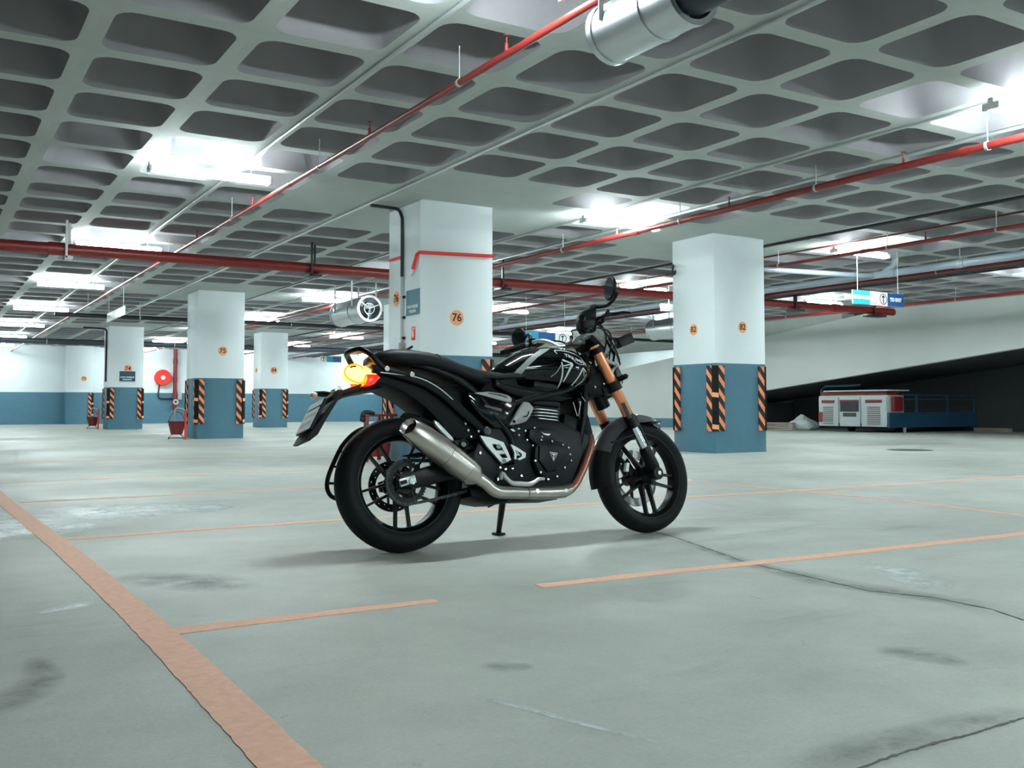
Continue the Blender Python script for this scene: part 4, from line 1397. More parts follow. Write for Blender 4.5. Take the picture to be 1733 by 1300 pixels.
# ---- engine and lower frame
bm = nb()
prism(bm, [(0.314,0.313), (0.314,0.416), (0.369,0.512), (0.472,0.567), (0.554,0.609), (0.817,0.572), (0.929,0.518), (0.929,0.401), (0.850,0.264), (0.761,0.228), (0.549,0.237), (0.423,0.248)], -.14, .15, inset=.02)
crank = part(bm, 'crankcase', 'engine')
bm = nb()
prism(bm, [(0.288,0.269), (0.296,0.225), (0.335,0.207), (0.417,0.190), (0.480,0.189), (0.516,0.204), (0.528,0.259)], -.13, .1, inset=.015)
prism(bm, [(0.524,0.217), (0.567,0.199), (0.778,0.192), (0.807,0.207), (0.812,0.247), (0.528,0.259)], -.10, .1, inset=.012)
part(bm, 'belly_pan', 'matte')
bm = nb()
prism(bm, [(0.871,0.616), (0.969,0.579), (1.004,0.510), (0.998,0.435), (0.959,0.348), (0.902,0.256), (0.777,0.244)], -.095, .095, inset=.008)
part(bm, 'engine_front_cover', 'engine')
# clutch cover
cc = Vector((0.725,-0.170,0.402))
bm = nb()
prism(bm, [(0.633,0.441), (0.669,0.469), (0.737,0.476), (0.809,0.457), (0.842,0.422), (0.836,0.370), (0.794,0.329), (0.746,0.288), (0.685,0.279), (0.642,0.309), (0.619,0.371)], -.178, -.13, inset=.014)
prism(bm, [(0.648,0.444), (0.725,0.453), (0.797,0.435), (0.808,0.409), (0.731,0.323), (0.677,0.319), (0.637,0.374)], -.195, -.17, inset=.012)
cov = part(bm, 'clutch_cover', 'engine')
bm = nb()
prism(bm, [(0.612,0.528), (0.673,0.542), (0.759,0.526), (0.775,0.488), (0.737,0.455), (0.644,0.451), (0.605,0.485)], -.172, -.13, inset=.014)
part(bm, 'gear_cover', 'engine')
bm = nb()
prism(bm, [(0.671,0.513), (0.686,0.504), (0.723,0.501), (0.712,0.492), (0.686,0.497)], -.180, -.168)
prism(bm, [(0.512,0.530), (0.531,0.528), (0.539,0.518), (0.523,0.517)], -.165, -.14)
prism(bm, [(0.554,0.535), (0.567,0.532), (0.556,0.524)], -.165, -.14)
part(bm, 'oil_cap', 'alu')
bm = nb()
for q in ((0.617,-0.180,0.447), (0.623,-0.180,0.374), (0.647,-0.180,0.318), (0.684,-0.178,0.284), (0.738,-0.178,0.297), (0.785,-0.178,0.337), (0.826,-0.178,0.370), (0.823,-0.178,0.400), (0.818,-0.178,0.433), (0.787,-0.178,0.447), (0.727,-0.178,0.465),
          (0.588,-0.172,0.518), (0.639,-0.172,0.532), (0.593,-0.172,0.474), (0.672,-0.172,0.473), (0.677,-0.172,0.488), (0.557,-0.160,0.500), (0.445,-0.155,0.350), (0.471,-0.155,0.342), (0.509,-0.155,0.343), (0.554,-0.155,0.308)):
    cyl(bm, (q[0], q[1] + .012, q[2]), (q[0], q[1] - .004, q[2]), .0052, 10)
o = part(bm, 'cover_bolt', 'chrome'); o['kind'] = 'stuff'
# triangular badge
bm = nb()
A, B, C = (0.698,0.413), (0.742,0.405), (0.713,0.366)
cen = ((A[0] + B[0] + C[0]) / 3, (A[1] + B[1] + C[1]) / 3)
inner = lambda k: [(cen[0] + (p[0] - cen[0]) * k, cen[1] + (p[1] - cen[1]) * k) for p in (A, B, C)]
ring_prism(bm, [A, B, C], inner(.84), -.1985, -.192)
tA, tB, tC = inner(.60)
prism(bm, [tA, tB, (tB[0] - .003, tB[1] - .0055), (tA[0] + .003, tA[1] - .0055)], -.198, -.192)
prism(bm, [((tA[0] + tB[0]) / 2 - .003, (tA[1] + tB[1]) / 2 - .004), ((tA[0] + tB[0]) / 2 + .003, (tA[1] + tB[1]) / 2 - .004), (tC[0] + .002, tC[1]), (tC[0] - .002, tC[1])], -.198, -.192)
part(bm, 'engine_badge', 'alu', cov)
# cylinder with polished fins, head
e0, e1 = Vector((0.744,-0.100,0.550)), Vector((0.760,-0.100,0.727))
up = (Vector((e1.x, 0, e1.z)) - Vector((e0.x, 0, e0.z))).normalized()
fwd = Vector((up.z, 0, -up.x))
Rm = Matrix((fwd, Vector((0, 1, 0)), up)).transposed()
base = Vector((e0.x, 0, e0.z))
bm = nb()
box(bm, base + up * .045, (.13, .22, .13), Rm, bev=.02)
part(bm, 'cylinder', 'engine')
for k in range(5):
    bm = nb()
    n = 20
    rings = []
    hh = .0045
    c0 = base + up * (.012 + k * .0155)
    lo, hi = [], []
    for i in range(n):
        a = 2 * pi * i / n
        cx_, cy_ = cos(a), sin(a)
        x = math.copysign(abs(cx_) ** .5, cx_) * .088; y = math.copysign(abs(cy_) ** .5, cy_) * .135
        lo.append(c0 + fwd * x + Vector((0, y, 0))); hi.append(c0 + fwd * x + Vector((0, y, 0)) + up * hh)
    loft(bm, [lo, hi])
    for f in bm.faces: f.smooth = False
    part(bm, 'cooling_fin', 'alu', ang=30, label='black cylinder fin with polished edge')
bm = nb()
box(bm, base + up * .145, (.17, .25, .10), Rm, bev=.025)
box(bm, base + up * .205 + fwd * .005, (.14, .22, .05), Rm, bev=.02)
part(bm, 'cylinder_head', 'engine')
bm = nb(); box(bm, base + up * .07 + fwd * .105, (.045, .1, .14), Rm, bev=.012); part(bm, 'cam_chain_cover', 'engine')
# radiator and shrouds
bm = nb()
box(bm, (.985, 0, .615), (.04, .20, .22), Matrix.Rotation(-.2, 3, 'Y'), bev=.008)
part(bm, 'radiator', 'matte')
bm = nb()
for i in range(3):
    a, b2 = (((0.887,-0.155,0.661), (0.903,-0.155,0.590)), ((0.910,-0.155,0.590), (0.933,-0.155,0.664)), ((0.943,-0.155,0.688), (0.961,-0.155,0.664)))[i]
    tube(bm, [a, b2], .0018, 6)
ball(bm, (0.927,-0.155,0.658), .006)
part(bm, 'radiator_hose_clip', 'alu')
# frame
bm = nb()
for s in (-1, 1):
    tube(bm, [(.06, s * .085, .85), (.16, s * .1, .825), (.27, s * .12, .775), (.36, s * .135, .70), (.44, s * .14, .60), (.515, s * .14, .50), (.54, s * .135, .40)], .019, 12, smooth=5)
    tube(bm, [(1.06, s * .04, .86), (1.02, s * .08, .78), (.985, s * .105, .66), (.965, s * .105, .56), (.93, s * .09, .45)], .02, 12, smooth=5)
    tube(bm, [(1.05, s * .05, .80), (.86, s * .12, .72), (.66, s * .13, .68), (.45, s * .13, .62)], .019, 12, smooth=5)
    tube(bm, [(.18, s * .085, .82), (.5, s * .10, .79), (.95, s * .07, .84)], .018, 10, smooth=4)
    tube(bm, [(.515, s * .13, .50), (.56, s * .13, .58), (.62, s * .13, .69)], .018, 10, smooth=4)
cyl(bm, A0 + AX * .72, A0 + AX * .99, .038, 20)
part(bm, 'frame', 'satin')
bm = nb(); cyl(bm, (0.395,-0.150,0.525), (0.380,-0.178,0.521), .0175, 14); part(bm, 'frame_bolt', 'chrome')
bm = nb()
for q in ((0.293,-0.150,0.528), (0.306,-0.150,0.498), (0.346,-0.150,0.522), (0.347,-0.150,0.422), (0.282,-0.150,0.558)):
    cyl(bm, (q[0], q[1] + .02, q[2]), (q[0], q[1] - .008, q[2]), .006, 8)
o = part(bm, 'rear_frame_bolt', 'chrome'); o['kind'] = 'stuff'
bm = nb()
prism(bm, [(.36, .50), (.42, .62), (.50, .70), (.62, .74), (.70, .73), (.74, .62), (.70, .45), (.60, .34), (.50, .34), (.40, .42)], -.10, .10, inset=.01)
prism(bm, [(.30, .60), (.36, .68), (.46, .80), (.60, .82), (.62, .74), (.50, .62), (.42, .52)], -.11, .11, inset=.02)
part(bm, 'airbox', 'matte')
bm = nb()
for k in range(9):
    a0, a1 = k, k + 1
pts = [Vector((.30 + .012 * sin(0), -.0, .40))]
tube(bm, [Vector((.33 + (.50 - .33) * t / 90 * 1.0 + .035 * cos(t * .42), .035 * sin(t * .42), .44 + .26 * t / 90)) for t in range(91)], .007, 6)
part(bm, 'shock_spring', 'satin')

bm = nb()
prism(bm, [(0.190,0.759), (0.369,0.746), (0.430,0.646), (0.390,0.556), (0.294,0.604), (0.194,0.697)], -.085, .085, inset=.01)
part(bm, 'battery_box', 'matte')
# side panel with name strips
bm = nb()
prism(bm, [(0.304,0.714), (0.382,0.715), (0.493,0.710), (0.568,0.682), (0.556,0.624), (0.482,0.531), (0.438,0.535), (0.362,0.597), (0.314,0.653)], -.155, -.10, inset=.014)
sp = part(bm, 'side_panel', 'gloss')
bm = nb()
prism(bm, [(0.335,0.702), (0.412,0.709), (0.482,0.701), (0.522,0.690), (0.537,0.674), (0.532,0.659), (0.513,0.657), (0.431,0.677)], -.163, -.152, inset=.003)
part(bm, 'trim_strip', 'dullsilver', sp)
bm = nb()
prism(bm, [(0.408,0.704), (0.474,0.696), (0.512,0.684), (0.509,0.677), (0.470,0.687), (0.414,0.698)], -.1645, -.160)
part(bm, 'trim_strip_inlay', 'fendergrey', sp)
bm = nb()
prism(bm, [(0.390,0.648), (0.480,0.627), (0.479,0.614), (0.389,0.637)], -.158, -.15, inset=.002)
prism(bm, [(0.415,0.616), (0.458,0.604), (0.458,0.597), (0.414,0.607)], -.158, -.15)
part(bm, 'name_strip', 'fendergrey', sp)
# silver throttle body cover
bm = nb()
prism(bm, [(0.600,0.660), (0.626,0.656), (0.650,0.630), (0.629,0.593), (0.600,0.563), (0.566,0.553), (0.507,0.544), (0.507,0.552), (0.552,0.602)], -.172, -.13, inset=.007)
tb = part(bm, 'throttle_cover', 'dullsilver')
bm = nb()
cyl(bm, (0.532,-0.170,0.564), (0.529,-0.176,0.563), .008, 12)
tube(bm, [(0.616,-0.174,0.613), (0.613,-0.174,0.600), (0.601,-0.174,0.587), (0.584,-0.174,0.586)], .0028, 6)
part(bm, 'cover_fastener', 'rubber', tb)
# foot peg hangers
def holed(name, outer, hole, y0, y1, m):
    bm = nb()
    ring_prism(bm, outer, hole, y0, y1)
    return part(bm, name, m)
o8 = [(0.344,0.500), (0.395,0.491), (0.465,0.466), (0.483,0.425), (0.499,0.378), (0.449,0.365), (0.415,0.404), (0.372,0.453)]
i8 = [(0.404,0.459), (0.417,0.459), (0.451,0.451), (0.458,0.434), (0.480,0.392), (0.451,0.392), (0.434,0.414), (0.409,0.444)]
pg = holed('heel_plate', o8, i8, -.172, -.155, 'alu')
bm = nb()
prism(bm, [(0.415,0.429), (0.463,0.432), (0.470,0.411), (0.432,0.410)], -.170, -.158, inset=.002)
cyl(bm, (0.449,-0.150,0.451), (0.434,-0.178,0.447), .012, 14)
cyl(bm, (0.473,-0.150,0.383), (0.457,-0.179,0.380), .009, 12)
part(bm, 'heel_plate_web', 'alu', pg)
o6 = [(0.502,0.457), (0.536,0.441), (0.581,0.412), (0.576,0.391), (0.513,0.370), (0.519,0.416)]
i6 = [(0.525,0.427), (0.537,0.423), (0.558,0.410), (0.557,0.397), (0.527,0.384), (0.529,0.408)]
holed('side_plate', o6, i6, -.172, -.155, 'alu')
bm = nb()
tube(bm, [(0.525,-0.166,0.408), (0.550,-0.166,0.403)], .004, 6)
tube(bm, [(0.533,-0.166,0.421), (0.550,-0.166,0.401)], .004, 6)
part(bm, 'side_plate_web', 'alu')
bm = nb()
tube(bm, [(0.433,-0.170,0.294), (0.442,-0.175,0.320), (0.456,-0.180,0.300), (0.482,-0.185,0.275), (0.523,-0.190,0.268), (0.571,-0.195,0.264), (0.598,-0.200,0.273), (0.622,-0.200,0.285), (0.651,-0.200,0.285)], [.009, .011, .010, .011, .012, .011, .009, .009, .007], 10, smooth=4)
part(bm, 'brake_pedal', 'alu')
bm = nb(); tube(bm, [(0.419,-0.160,0.293), (0.443,-0.160,0.311)], .010, 10); part(bm, 'brake_pedal_spring', 'chrome')
bm = nb()
fp = Vector((0.492,-0.150,0.369))
tube(bm, [fp, fp + Vector((0, -.075, -.004))], .010, 10)
box(bm, fp + Vector((0, -.055, .002)), (.028, .05, .016), bev=.004)
part(bm, 'foot_peg', 'satin')
bm = nb()
tube(bm, [(.66, .15, .37), (.665, .27, .365)], .012, 10)
part(bm, 'foot_peg', 'satin')
# side stand
foot = Vector((0.663,0.313,0.055))
top = Vector((.60, .10, .28))
bm = nb()
tube(bm, [top, top.lerp(foot, .5), foot + Vector((0, 0, .012))], [.019, .016, .013], 10)
sgn = Vector((0.533,0.160,0.192))
bar(bm, top.lerp(foot, .25), sgn, .014, .012)
box(bm, foot + Vector((0, 0, .006)), (.055, .05, .012), Matrix.Rotation(.17, 3, 'X'), bev=.004)
part(bm, 'side_stand', 'satin')

# ---- tank, seat, tail
def tank_ring(x, hw, zb, zt, n=28, px=.75, drop=0):
    zc, hz = (zb + zt) / 2, (zt - zb) / 2
    out = []
    for i in range(n):
        a = 2 * pi * i / n
        c, s = cos(a), sin(a)
        yy = math.copysign(abs(c) ** px, c) * hw
        zz = math.copysign(abs(s) ** .85, s) * hz
        k = 1 - .10 * max(0, -s) - .16 * max(0, s)
        out.append((x, yy * k, zc + zz))
    return out
TS = [(.535, .055, .765, .85), (.555, .085, .755, .872), (.60, .105, .75, .900), (.66, .122, .745, .934), (.74, .142, .735, .955), (.82, .157, .728, .966), (.90, .163, .72, .964), (.965, .157, .716, .953), (1.02, .135, .735, .932), (1.055, .10, .77, .912), (1.07, .06, .80, .895)]
bm = nb()
loft(bm, [tank_ring(*t) for t in TS])
bmesh.ops.subdivide_edges(bm, edges=bm.edges[:], cuts=1, smooth=.6, use_grid_fill=True)
bmesh.ops.recalc_face_normals(bm, faces=bm.faces[:])
tank_bvh = BVHTree.FromBMesh(bm)
tank = part(bm, 'fuel_tank', 'gloss', ang=60)

def on_tank(x, z, lift):
    hit = tank_bvh.ray_cast(Vector((x, -1, z)), Vector((0, 1, 0)))
    if hit[0] is None:
        h2 = tank_bvh.find_nearest(Vector((x, -.12, z)))
        return h2[0] + h2[1] * lift
    n = hit[1] if hit[1].y < 0 else -hit[1]
    return hit[0] + n * lift

def decal_faces(bm, vs, fs, lift=.0012):
    t = nb()
    add(t, [(v[0], 0, v[1]) for v in vs], fs)
    bmesh.ops.triangulate(t, faces=t.faces[:])
    for _ in range(3):
        long = [e for e in t.edges if e.calc_length() > .012]
        if not long: break
        bmesh.ops.subdivide_edges(t, edges=long, cuts=1)
        bmesh.ops.triangulate(t, faces=t.faces[:])
    t.verts.index_update()
    P = [on_tank(v.co.x, v.co.z, lift) for v in t.verts]
    F = [[v.index for v in f.verts] for f in t.faces]
    t.free()
    add(bm, P, F)

def stroke(bm, pts, w0, w1=None, lift=.0016):
    w1 = w1 or w0
    P = [Vector((p[0], 0, p[1])) for p in pts]
    Q = catmull(P, 5) if len(P) > 2 else [P[0].lerp(P[1], k / 6) for k in range(7)]
    L, Rr = [], []
    for i, p in enumerate(Q):
        d = (Q[min(i + 1, len(Q) - 1)] - Q[max(i - 1, 0)]).normalized()
        nn = Vector((-d.z, 0, d.x))
        hw = .5 * (w0 + (w1 - w0) * i / (len(Q) - 1))
        a, b = p + nn * hw, p - nn * hw
        L.append(on_tank(a.x, a.z, lift)); Rr.append(on_tank(b.x, b.z, lift))
    V = L + Rr
    n = len(L)
    add(bm, V, [(i, i + 1, n + i + 1, n + i) for i in range(n - 1)])

bm = nb()
decal_faces(bm, [(0.771,0.943), (0.823,0.945), (0.726,0.891), (0.661,0.840), (0.599,0.768), (0.555,0.775), (0.609,0.829), (0.677,0.886)], [(0, 1, 2, 7), (7, 2, 3, 6), (6, 3, 4, 5)])
part(bm, 'tank_stripe', 'stripegrey', tank)
bm = nb()
stroke(bm, [(0.834,0.908), (0.830,0.924), (0.843,0.930), (0.888,0.927), (0.943,0.912), (0.972,0.889), (0.991,0.862)], .006, .003)
stroke(bm, [(0.909,0.880), (0.928,0.861), (0.955,0.851), (0.983,0.854)], .0028)
stroke(bm, [(0.842,0.862), (0.844,0.813), (0.843,0.759), (0.840,0.721)], .007, .009)
stroke(bm, [(0.849,0.874), (0.904,0.853)], .010, .008)
stroke(bm, [(0.849,0.842), (0.900,0.852)], .006, .006)
stroke(bm, [(0.900,0.852), (0.877,0.814), (0.858,0.769)], .015, .006)
stroke(bm, [(0.966,0.834), (0.936,0.787), (0.906,0.746)], .008, .006)
stroke(bm, [(0.966,0.834), (0.988,0.815)], .007, .005)
stroke(bm, [(0.969,0.823), (0.972,0.796)], .005, .004)
stroke(bm, [(0.991,0.807), (0.962,0.768), (0.917,0.739), (0.871,0.718)], .003, .003)
stroke(bm, [(0.835,0.846), (0.811,0.812), (0.784,0.791)], .003, .002)
part(bm, 'tank_graphic', 'decal', tank)
bm = nb()
vs, fs = text(None, 'TRIUMPH', 1.0, 'raw', (0, 0, 0), weight=.015)
tA, tB = Vector((0.874,0.902)), Vector((0.993,0.855))
xs = [v.x for v in vs]; mn, wd = min(xs), max(xs) - min(xs)
d = tB - tA
ch = max(v.y for v in vs) - min(v.y for v in vs); y0_ = min(v.y for v in vs)
upv = Vector((.10, 1)).normalized() * .0195
decal_faces(bm, [tA + d * ((v.x - mn) / wd) + upv * (((v.y - y0_) / ch) - .5) for v in vs], fs, lift=.002)
part(bm, 'tank_lettering', 'decal', tank)
bm = nb()
lathe(bm, [(0, .016), (.03, .016), (.042, .01), (.046, 0)], (.90, 0, .960), (-.1, 0, 1), 24)
part(bm, 'fuel_cap', 'alu', tank)
bm = nb()
prism(bm, [(0.464,0.781), (0.525,0.760), (0.666,0.739), (0.816,0.711), (0.926,0.705), (0.964,0.729), (0.960,0.693), (0.834,0.663), (0.632,0.674), (0.524,0.708), (0.467,0.738)], -.142, .142, inset=.02)
part(bm, 'tank_lower_trim', 'satin')

SS = [(-.125, .045, .855, .893), (-.095, .095, .845, .912), (-.03, .125, .838, .925), (.06, .135, .832, .925), (.15, .138, .822, .913), (.23, .138, .80, .893), (.30, .132, .778, .868), (.38, .122, .755, .846), (.46, .112, .745, .833), (.53, .102, .742, .828), (.575, .085, .75, .822)]
bm = nb()
def seat_ring(x, hw, zb, zt, n=24):
    zc, hz = (zb + zt) / 2, (zt - zb) / 2
    out = []
    for i in range(n):
        a = 2 * pi * i / n
        c, s = cos(a), sin(a)
        out.append((x, math.copysign(abs(c) ** .55, c) * hw * (1 - .12 * max(0, s)), zc + math.copysign(abs(s) ** .75, s) * hz))
    return out
loft(bm, [seat_ring(*t) for t in SS])
seat = part(bm, 'seat', 'seat', ang=60)
bm = nb()
rg = [Vector(p) for p in seat_ring(.19, .1395, .81, .905)]
tube(bm, [p * 1 for p in rg[:13]], .0025, 6)
part(bm, 'seat_seam', 'rubber', seat)
bm = nb()
tube(bm, [(0.046,-0.020,0.920), (0.077,-0.020,0.936), (0.102,-0.020,0.951)], .006, 6)
tube(bm, [(0.030,0.000,0.920), (0.079,0.000,0.933), (0.115,0.000,0.930), (0.130,0.000,0.921)], .004, 6, smooth=4)
part(bm, 'seat_strap', 'rubber', seat)

# tail: side strips, inner fender, grab rail, lamp, plate carrier
bm = nb()
for s in (-1, 1):
    y = lambda v: v * s
    P = [(-0.148,0.837), (-0.077,0.830), (0.051,0.800), (0.153,0.765), (0.239,0.702), (0.310,0.629), (0.401,0.539), (0.375,0.520), (0.276,0.601), (0.191,0.679), (0.106,0.734), (0.019,0.763), (-0.080,0.789), (-0.150,0.799)]
    prism(bm, P, s * .100, s * .132, inset=.009)
part(bm, 'tail_side_panel', 'matte')
bm = nb()
P = [(-0.155,0.796), (-0.054,0.803), (0.061,0.780), (0.162,0.737), (0.257,0.662), (0.349,0.574), (0.388,0.490), (0.310,0.491), (0.225,0.501), (0.180,0.573), (0.116,0.639), (0.026,0.705), (-0.072,0.748), (-0.143,0.756)]
prism(bm, P, -.102, .102, inset=.01)
part(bm, 'inner_fender', 'matte')
bm = nb()
for s in (-1, 1):
    tube(bm, [((-0.114,0.798)[0], s * .1345, (-0.114,0.798)[1]), ((0.058,0.779)[0], s * .1345, (0.058,0.779)[1]), ((0.159,0.736)[0], s * .1345, (0.159,0.736)[1]), ((0.237,0.675)[0], s * .1345, (0.237,0.675)[1])], .003, 6, smooth=4)
part(bm, 'fender_edge', 'alu')
for q in ((-0.085,-0.135,0.814), (0.036,-0.135,0.789)):
    bm = nb(); cyl(bm, (q[0], -.12, q[2]), (q[0], -.145, q[2]), .0125, 14); part(bm, 'grab_rail_bolt', 'steel')
bm = nb()
pr = [Vector((0.040,-0.128,0.785)), Vector((-0.078,-0.130,0.810)), Vector((-0.119,-0.125,0.843)), Vector((-0.155,-0.115,0.888)), Vector((-0.182,-0.085,0.913))]
mid = [Vector((pr[-1].x - .022, -.04, pr[-1].z + .004)), Vector((pr[-1].x - .03, 0, pr[-1].z + .004)), Vector((pr[-1].x - .022, .04, pr[-1].z + .004))]
pl = [Vector((p.x, -p.y, p.z)) for p in pr[::-1]]
tube(bm, pr + mid + pl, [.010, .012, .0135, .0135, .0135, .0135, .0135, .0135, .0135, .0135, .0135, .012, .010], 12, smooth=6)
part(bm, 'grab_rail', 'satin')

tx, tz = (-0.181,0.813)
RL = (-0.209,0.799)
bm = nb()
prof = [(-.075, .016), (-.068, .032), (-.04, .042), (0, .044), (.05, .038)]
rings = []
for x, r in prof:
    rings.append([(tx + x + .02, .085 * cos(a) * (r / .04), tz - .002 + x * .02 + r * .80 * sin(a)) for a in [2 * pi * k / 24 for k in range(24)]])
loft(bm, rings[:])
tl = part(bm, 'tail_lamp', 'lens_orange')
bm = nb()
for s in (-1,): tube(bm, [(RL[0] + .050 * cos(a), s * (.094 - .026 * abs(cos(a)) ** 2), RL[1] + .041 * sin(a) - .010 * cos(a)) for a in [2 * pi * k / 30 for k in range(30)]], .0045, 8, closed=True, caps=False)
part(bm, 'lamp_rim', 'lens_amber', tl)
bm = nb()
prism(bm, [(-0.170,0.796), (-0.122,0.795), (-0.106,0.781), (-0.136,0.751), (-0.184,0.745), (-0.168,0.772)], -.112, .112, inset=.006)
part(bm, 'red_glow', 'glow_red', tl)  # the lamp's red glow on the body sides, built as an emissive block
bm = nb()
prism(bm, [(-0.180,0.835), (-0.149,0.841), (-0.116,0.828), (-0.099,0.817), (-0.139,0.815)], -.098, .098, inset=.004)
part(bm, 'lamp_top_cover', 'lens_clear', tl)

bm = nb()
P = [(-0.064,0.791), (-0.122,0.777), (-0.191,0.760), (-0.266,0.732), (-0.291,0.713), (-0.281,0.700), (-0.194,0.723), (-0.096,0.739), (-0.037,0.753)]
prism(bm, P, -.055, .055, inset=.008)
part(bm, 'plate_carrier_arm', 'matte')
bm = nb()
prism(bm, [(-0.268,0.734), (-0.293,0.732), (-0.319,0.705), (-0.318,0.683), (-0.276,0.692)], -.062, .062, inset=.006)
prism(bm, [(-0.307,0.695), (-0.308,0.674), (-0.364,0.592), (-0.404,0.528), (-0.440,0.502), (-0.461,0.503), (-0.441,0.536), (-0.396,0.585), (-0.347,0.653)], -.095, .095, inset=.004)
part(bm, 'mud_flap', 'rubber')
pA, pB = Vector((-0.362,-0.100,0.685)), Vector((-0.437,-0.100,0.550))
dn = (pB - pA).normalized()
nrm = Vector((0, 1, 0)).cross(dn).normalized()
if nrm.x > 0: nrm = -nrm
Lp = (pB - pA).length
c = Vector(((pA.x + pB.x) / 2, 0, (pA.z + pB.z) / 2))
Rp = Matrix((dn, Vector((0, 1, 0)), nrm)).transposed()
bm = nb(); box(bm, c, (Lp, .21, .012), Rp, bev=.003); hold = part(bm, 'plate_holder', 'satin')
bm = nb(); box(bm, c + nrm * .008 + dn * .022, (Lp * .70, .19, .003), Rp); part(bm, 'number_plate', 'plate', hold)
bm = nb(); box(bm, c + nrm * .008 - dn * Lp * .38, (Lp * .2, .19, .003), Rp); part(bm, 'plate_upper_strip', 'plate', hold)
bm = nb()
rnd = random.Random(3)
for row in (-.22, .16):
    for k in range(6):
        box(bm, c + nrm * .0102 + dn * (.022 + Lp * row * .7) + Vector((0, -.07 + .028 * k, 0)), (Lp * .12, .005 + rnd.uniform(0, .006), .001), Rp)
part(bm, 'plate_print', 'pvc', hold)
q = Vector((-0.289,-0.030,0.725))
bm = nb(); box(bm, q + Vector((.0, .0, .012)), (.035, .05, .022), Matrix.Rotation(-.6, 3, 'Y'), bev=.005); part(bm, 'plate_lamp', 'alu')
for s in (1, -1):
    bm = nb()
    e0_, e1_ = (Vector((-0.283,0.060,0.734)), Vector((-0.311,0.200,0.762))) if s > 0 else (Vector((-0.308,-0.050,0.702)), Vector((-0.331,-0.090,0.689)))
    if s > 0:
        tube(bm, [e0_, e0_.lerp(e1_, .4), e1_], [.010, .014, .012], 10)
        part(bm, 'rear_indicator', 'matte')
        bm = nb(); ball(bm, e1_ + Vector((-.012, -.02, -.014)), (.018, .032, .018)); part(bm, 'indicator_lens', 'lens_clear')

# ---- front end (built straight, then steered with the fork)
def FP(y, z):
    """point of the fork leg line at height z"""
    t = (z - RF) / cos(rake)
    return Vector((WB + .012, y, RF)) + AX * t
fo = dict(front=True)
for s in (-1, 1):
    y = s * .102
    bm = nb()
    tube(bm, [FP(y, .595), FP(y, .60), FP(y, .955), FP(y, .962)], [.024, .0275, .0275, .022], 22)
    part(bm, 'fork_outer_tube', 'gold', **fo)
    bm = nb()
    tube(bm, [FP(y, .535), FP(y, .60)], [.027, .030], 20)
    part(bm, 'fork_seal', 'satin', **fo)
    bm = nb()
    tube(bm, [FP(y, .39), FP(y, .56)], .0215, 20)
    part(bm, 'fork_inner_tube', 'chrome', **fo)
    bm = nb()
    tube(bm, [FP(y, .27), FP(y, .33), FP(y, .41), FP(y, .43)], [.022, .034, .032, .026], 18)
    cyl(bm, (WB, s * .07, RF), (WB, s * .135, RF), .034, 20)
    tube(bm, [FP(y, .42) + Vector((.03, 0, 0)), FP(y, .60) + Vector((.035, 0, 0))], .012, 8)
    part(bm, 'axle_clamp', 'satin', **fo)
bm = nb(); cyl(bm, (WB, -.142, RF), (WB, .142, RF), .012, 14); part(bm, 'front_axle', 'steel', **fo)
bm = nb()
tube(bm, [(1.205,-0.125,0.658), (1.239,-0.125,0.581)], [.011, .011], 8, flat=.7)
part(bm, 'fork_reflector', 'fendergrey', **fo)
bm = nb()
for z, t in ((.752, .05), (.938, .03)):
    for s in (-1, 1):
        c = FP(s * .102, z)
        tube(bm, [c - AX * t / 2, c + AX * t / 2], .039, 18)
    c = FP(0, z)
    Rt = Matrix((AX.cross(Vector((0, 1, 0))), Vector((0, 1, 0)), AX)).transposed()
    box(bm, c + Vector((-.03, 0, -.012)), (.075, .19, t * .8), Rt, bev=.012)
part(bm, 'triple_clamp', 'satin', **fo)
bm = nb()
prism(bm, [(1.101,0.755), (1.203,0.716), (1.164,0.715), (1.087,0.714), (1.047,0.701), (0.995,0.737), (0.997,0.855), (1.022,0.924), (1.095,0.952)], -.08, .06, inset=.01)
part(bm, 'steering_stem', 'satin', **fo)
bm = nb()
for q in ((1.054,-0.090,0.875), (1.109,-0.110,0.762), (1.065,-0.090,0.747)): ball(bm, q, .007)
part(bm, 'stem_bolt', 'chrome', **fo)
bm = nb()
prism(bm, [(1.033,0.819), (1.128,0.834), (1.202,0.811), (1.232,0.748), (1.165,0.722), (1.077,0.699), (1.019,0.719)], -.085, .10, inset=.012)
part(bm, 'lower_yoke_cover', 'matte', **fo)
# caliper and brake line
bm = nb()
box(bm, (WB - .115, .075, RF + .10), (.06, .06, .12), Matrix.Rotation(.5, 3, 'Y'), bev=.012)
part(bm, 'brake_caliper', 'engine', **fo)
bm = nb(); box(bm, (WB - .135, -.045, RF + .045), (.018, .02, .045), Matrix.Rotation(.3, 3, 'Y')); part(bm, 'caliper_label', 'print', **fo)
# front fender
bm = nb()
rings = []
for k in range(30):
    a = radians(62 + 128 * k / 29)
    r0 = RF + .022
    wd = .075 if k > 2 else .045 + .01 * k
    row = []
    for i in range(9):
        t = -1 + 2 * i / 8
        yy = t * wd
        rr = r0 + .016 - .052 * abs(t) ** 2.4
        row.append((WB + rr * cos(a), yy, RF + rr * sin(a)))
    row2 = [(WB + (math.hypot(p[0] - WB, p[2] - RF) - .004) * cos(a), p[1] * .96, RF + (math.hypot(p[0] - WB, p[2] - RF) - .004) * sin(a)) for p in row[::-1]]
    rings.append(row + row2)
V = loft(bm, rings)
for f in bm.faces:
    c = f.calc_center_median()
    a = math.degrees(math.atan2(c.z - RF, c.x - WB))
    if a < 0: a += 360
    f.material_index = 1 if (a > 155) else 0
part(bm, 'front_fender', ['fendergrey', 'rubber'], ang=60, **fo)
bm = nb()
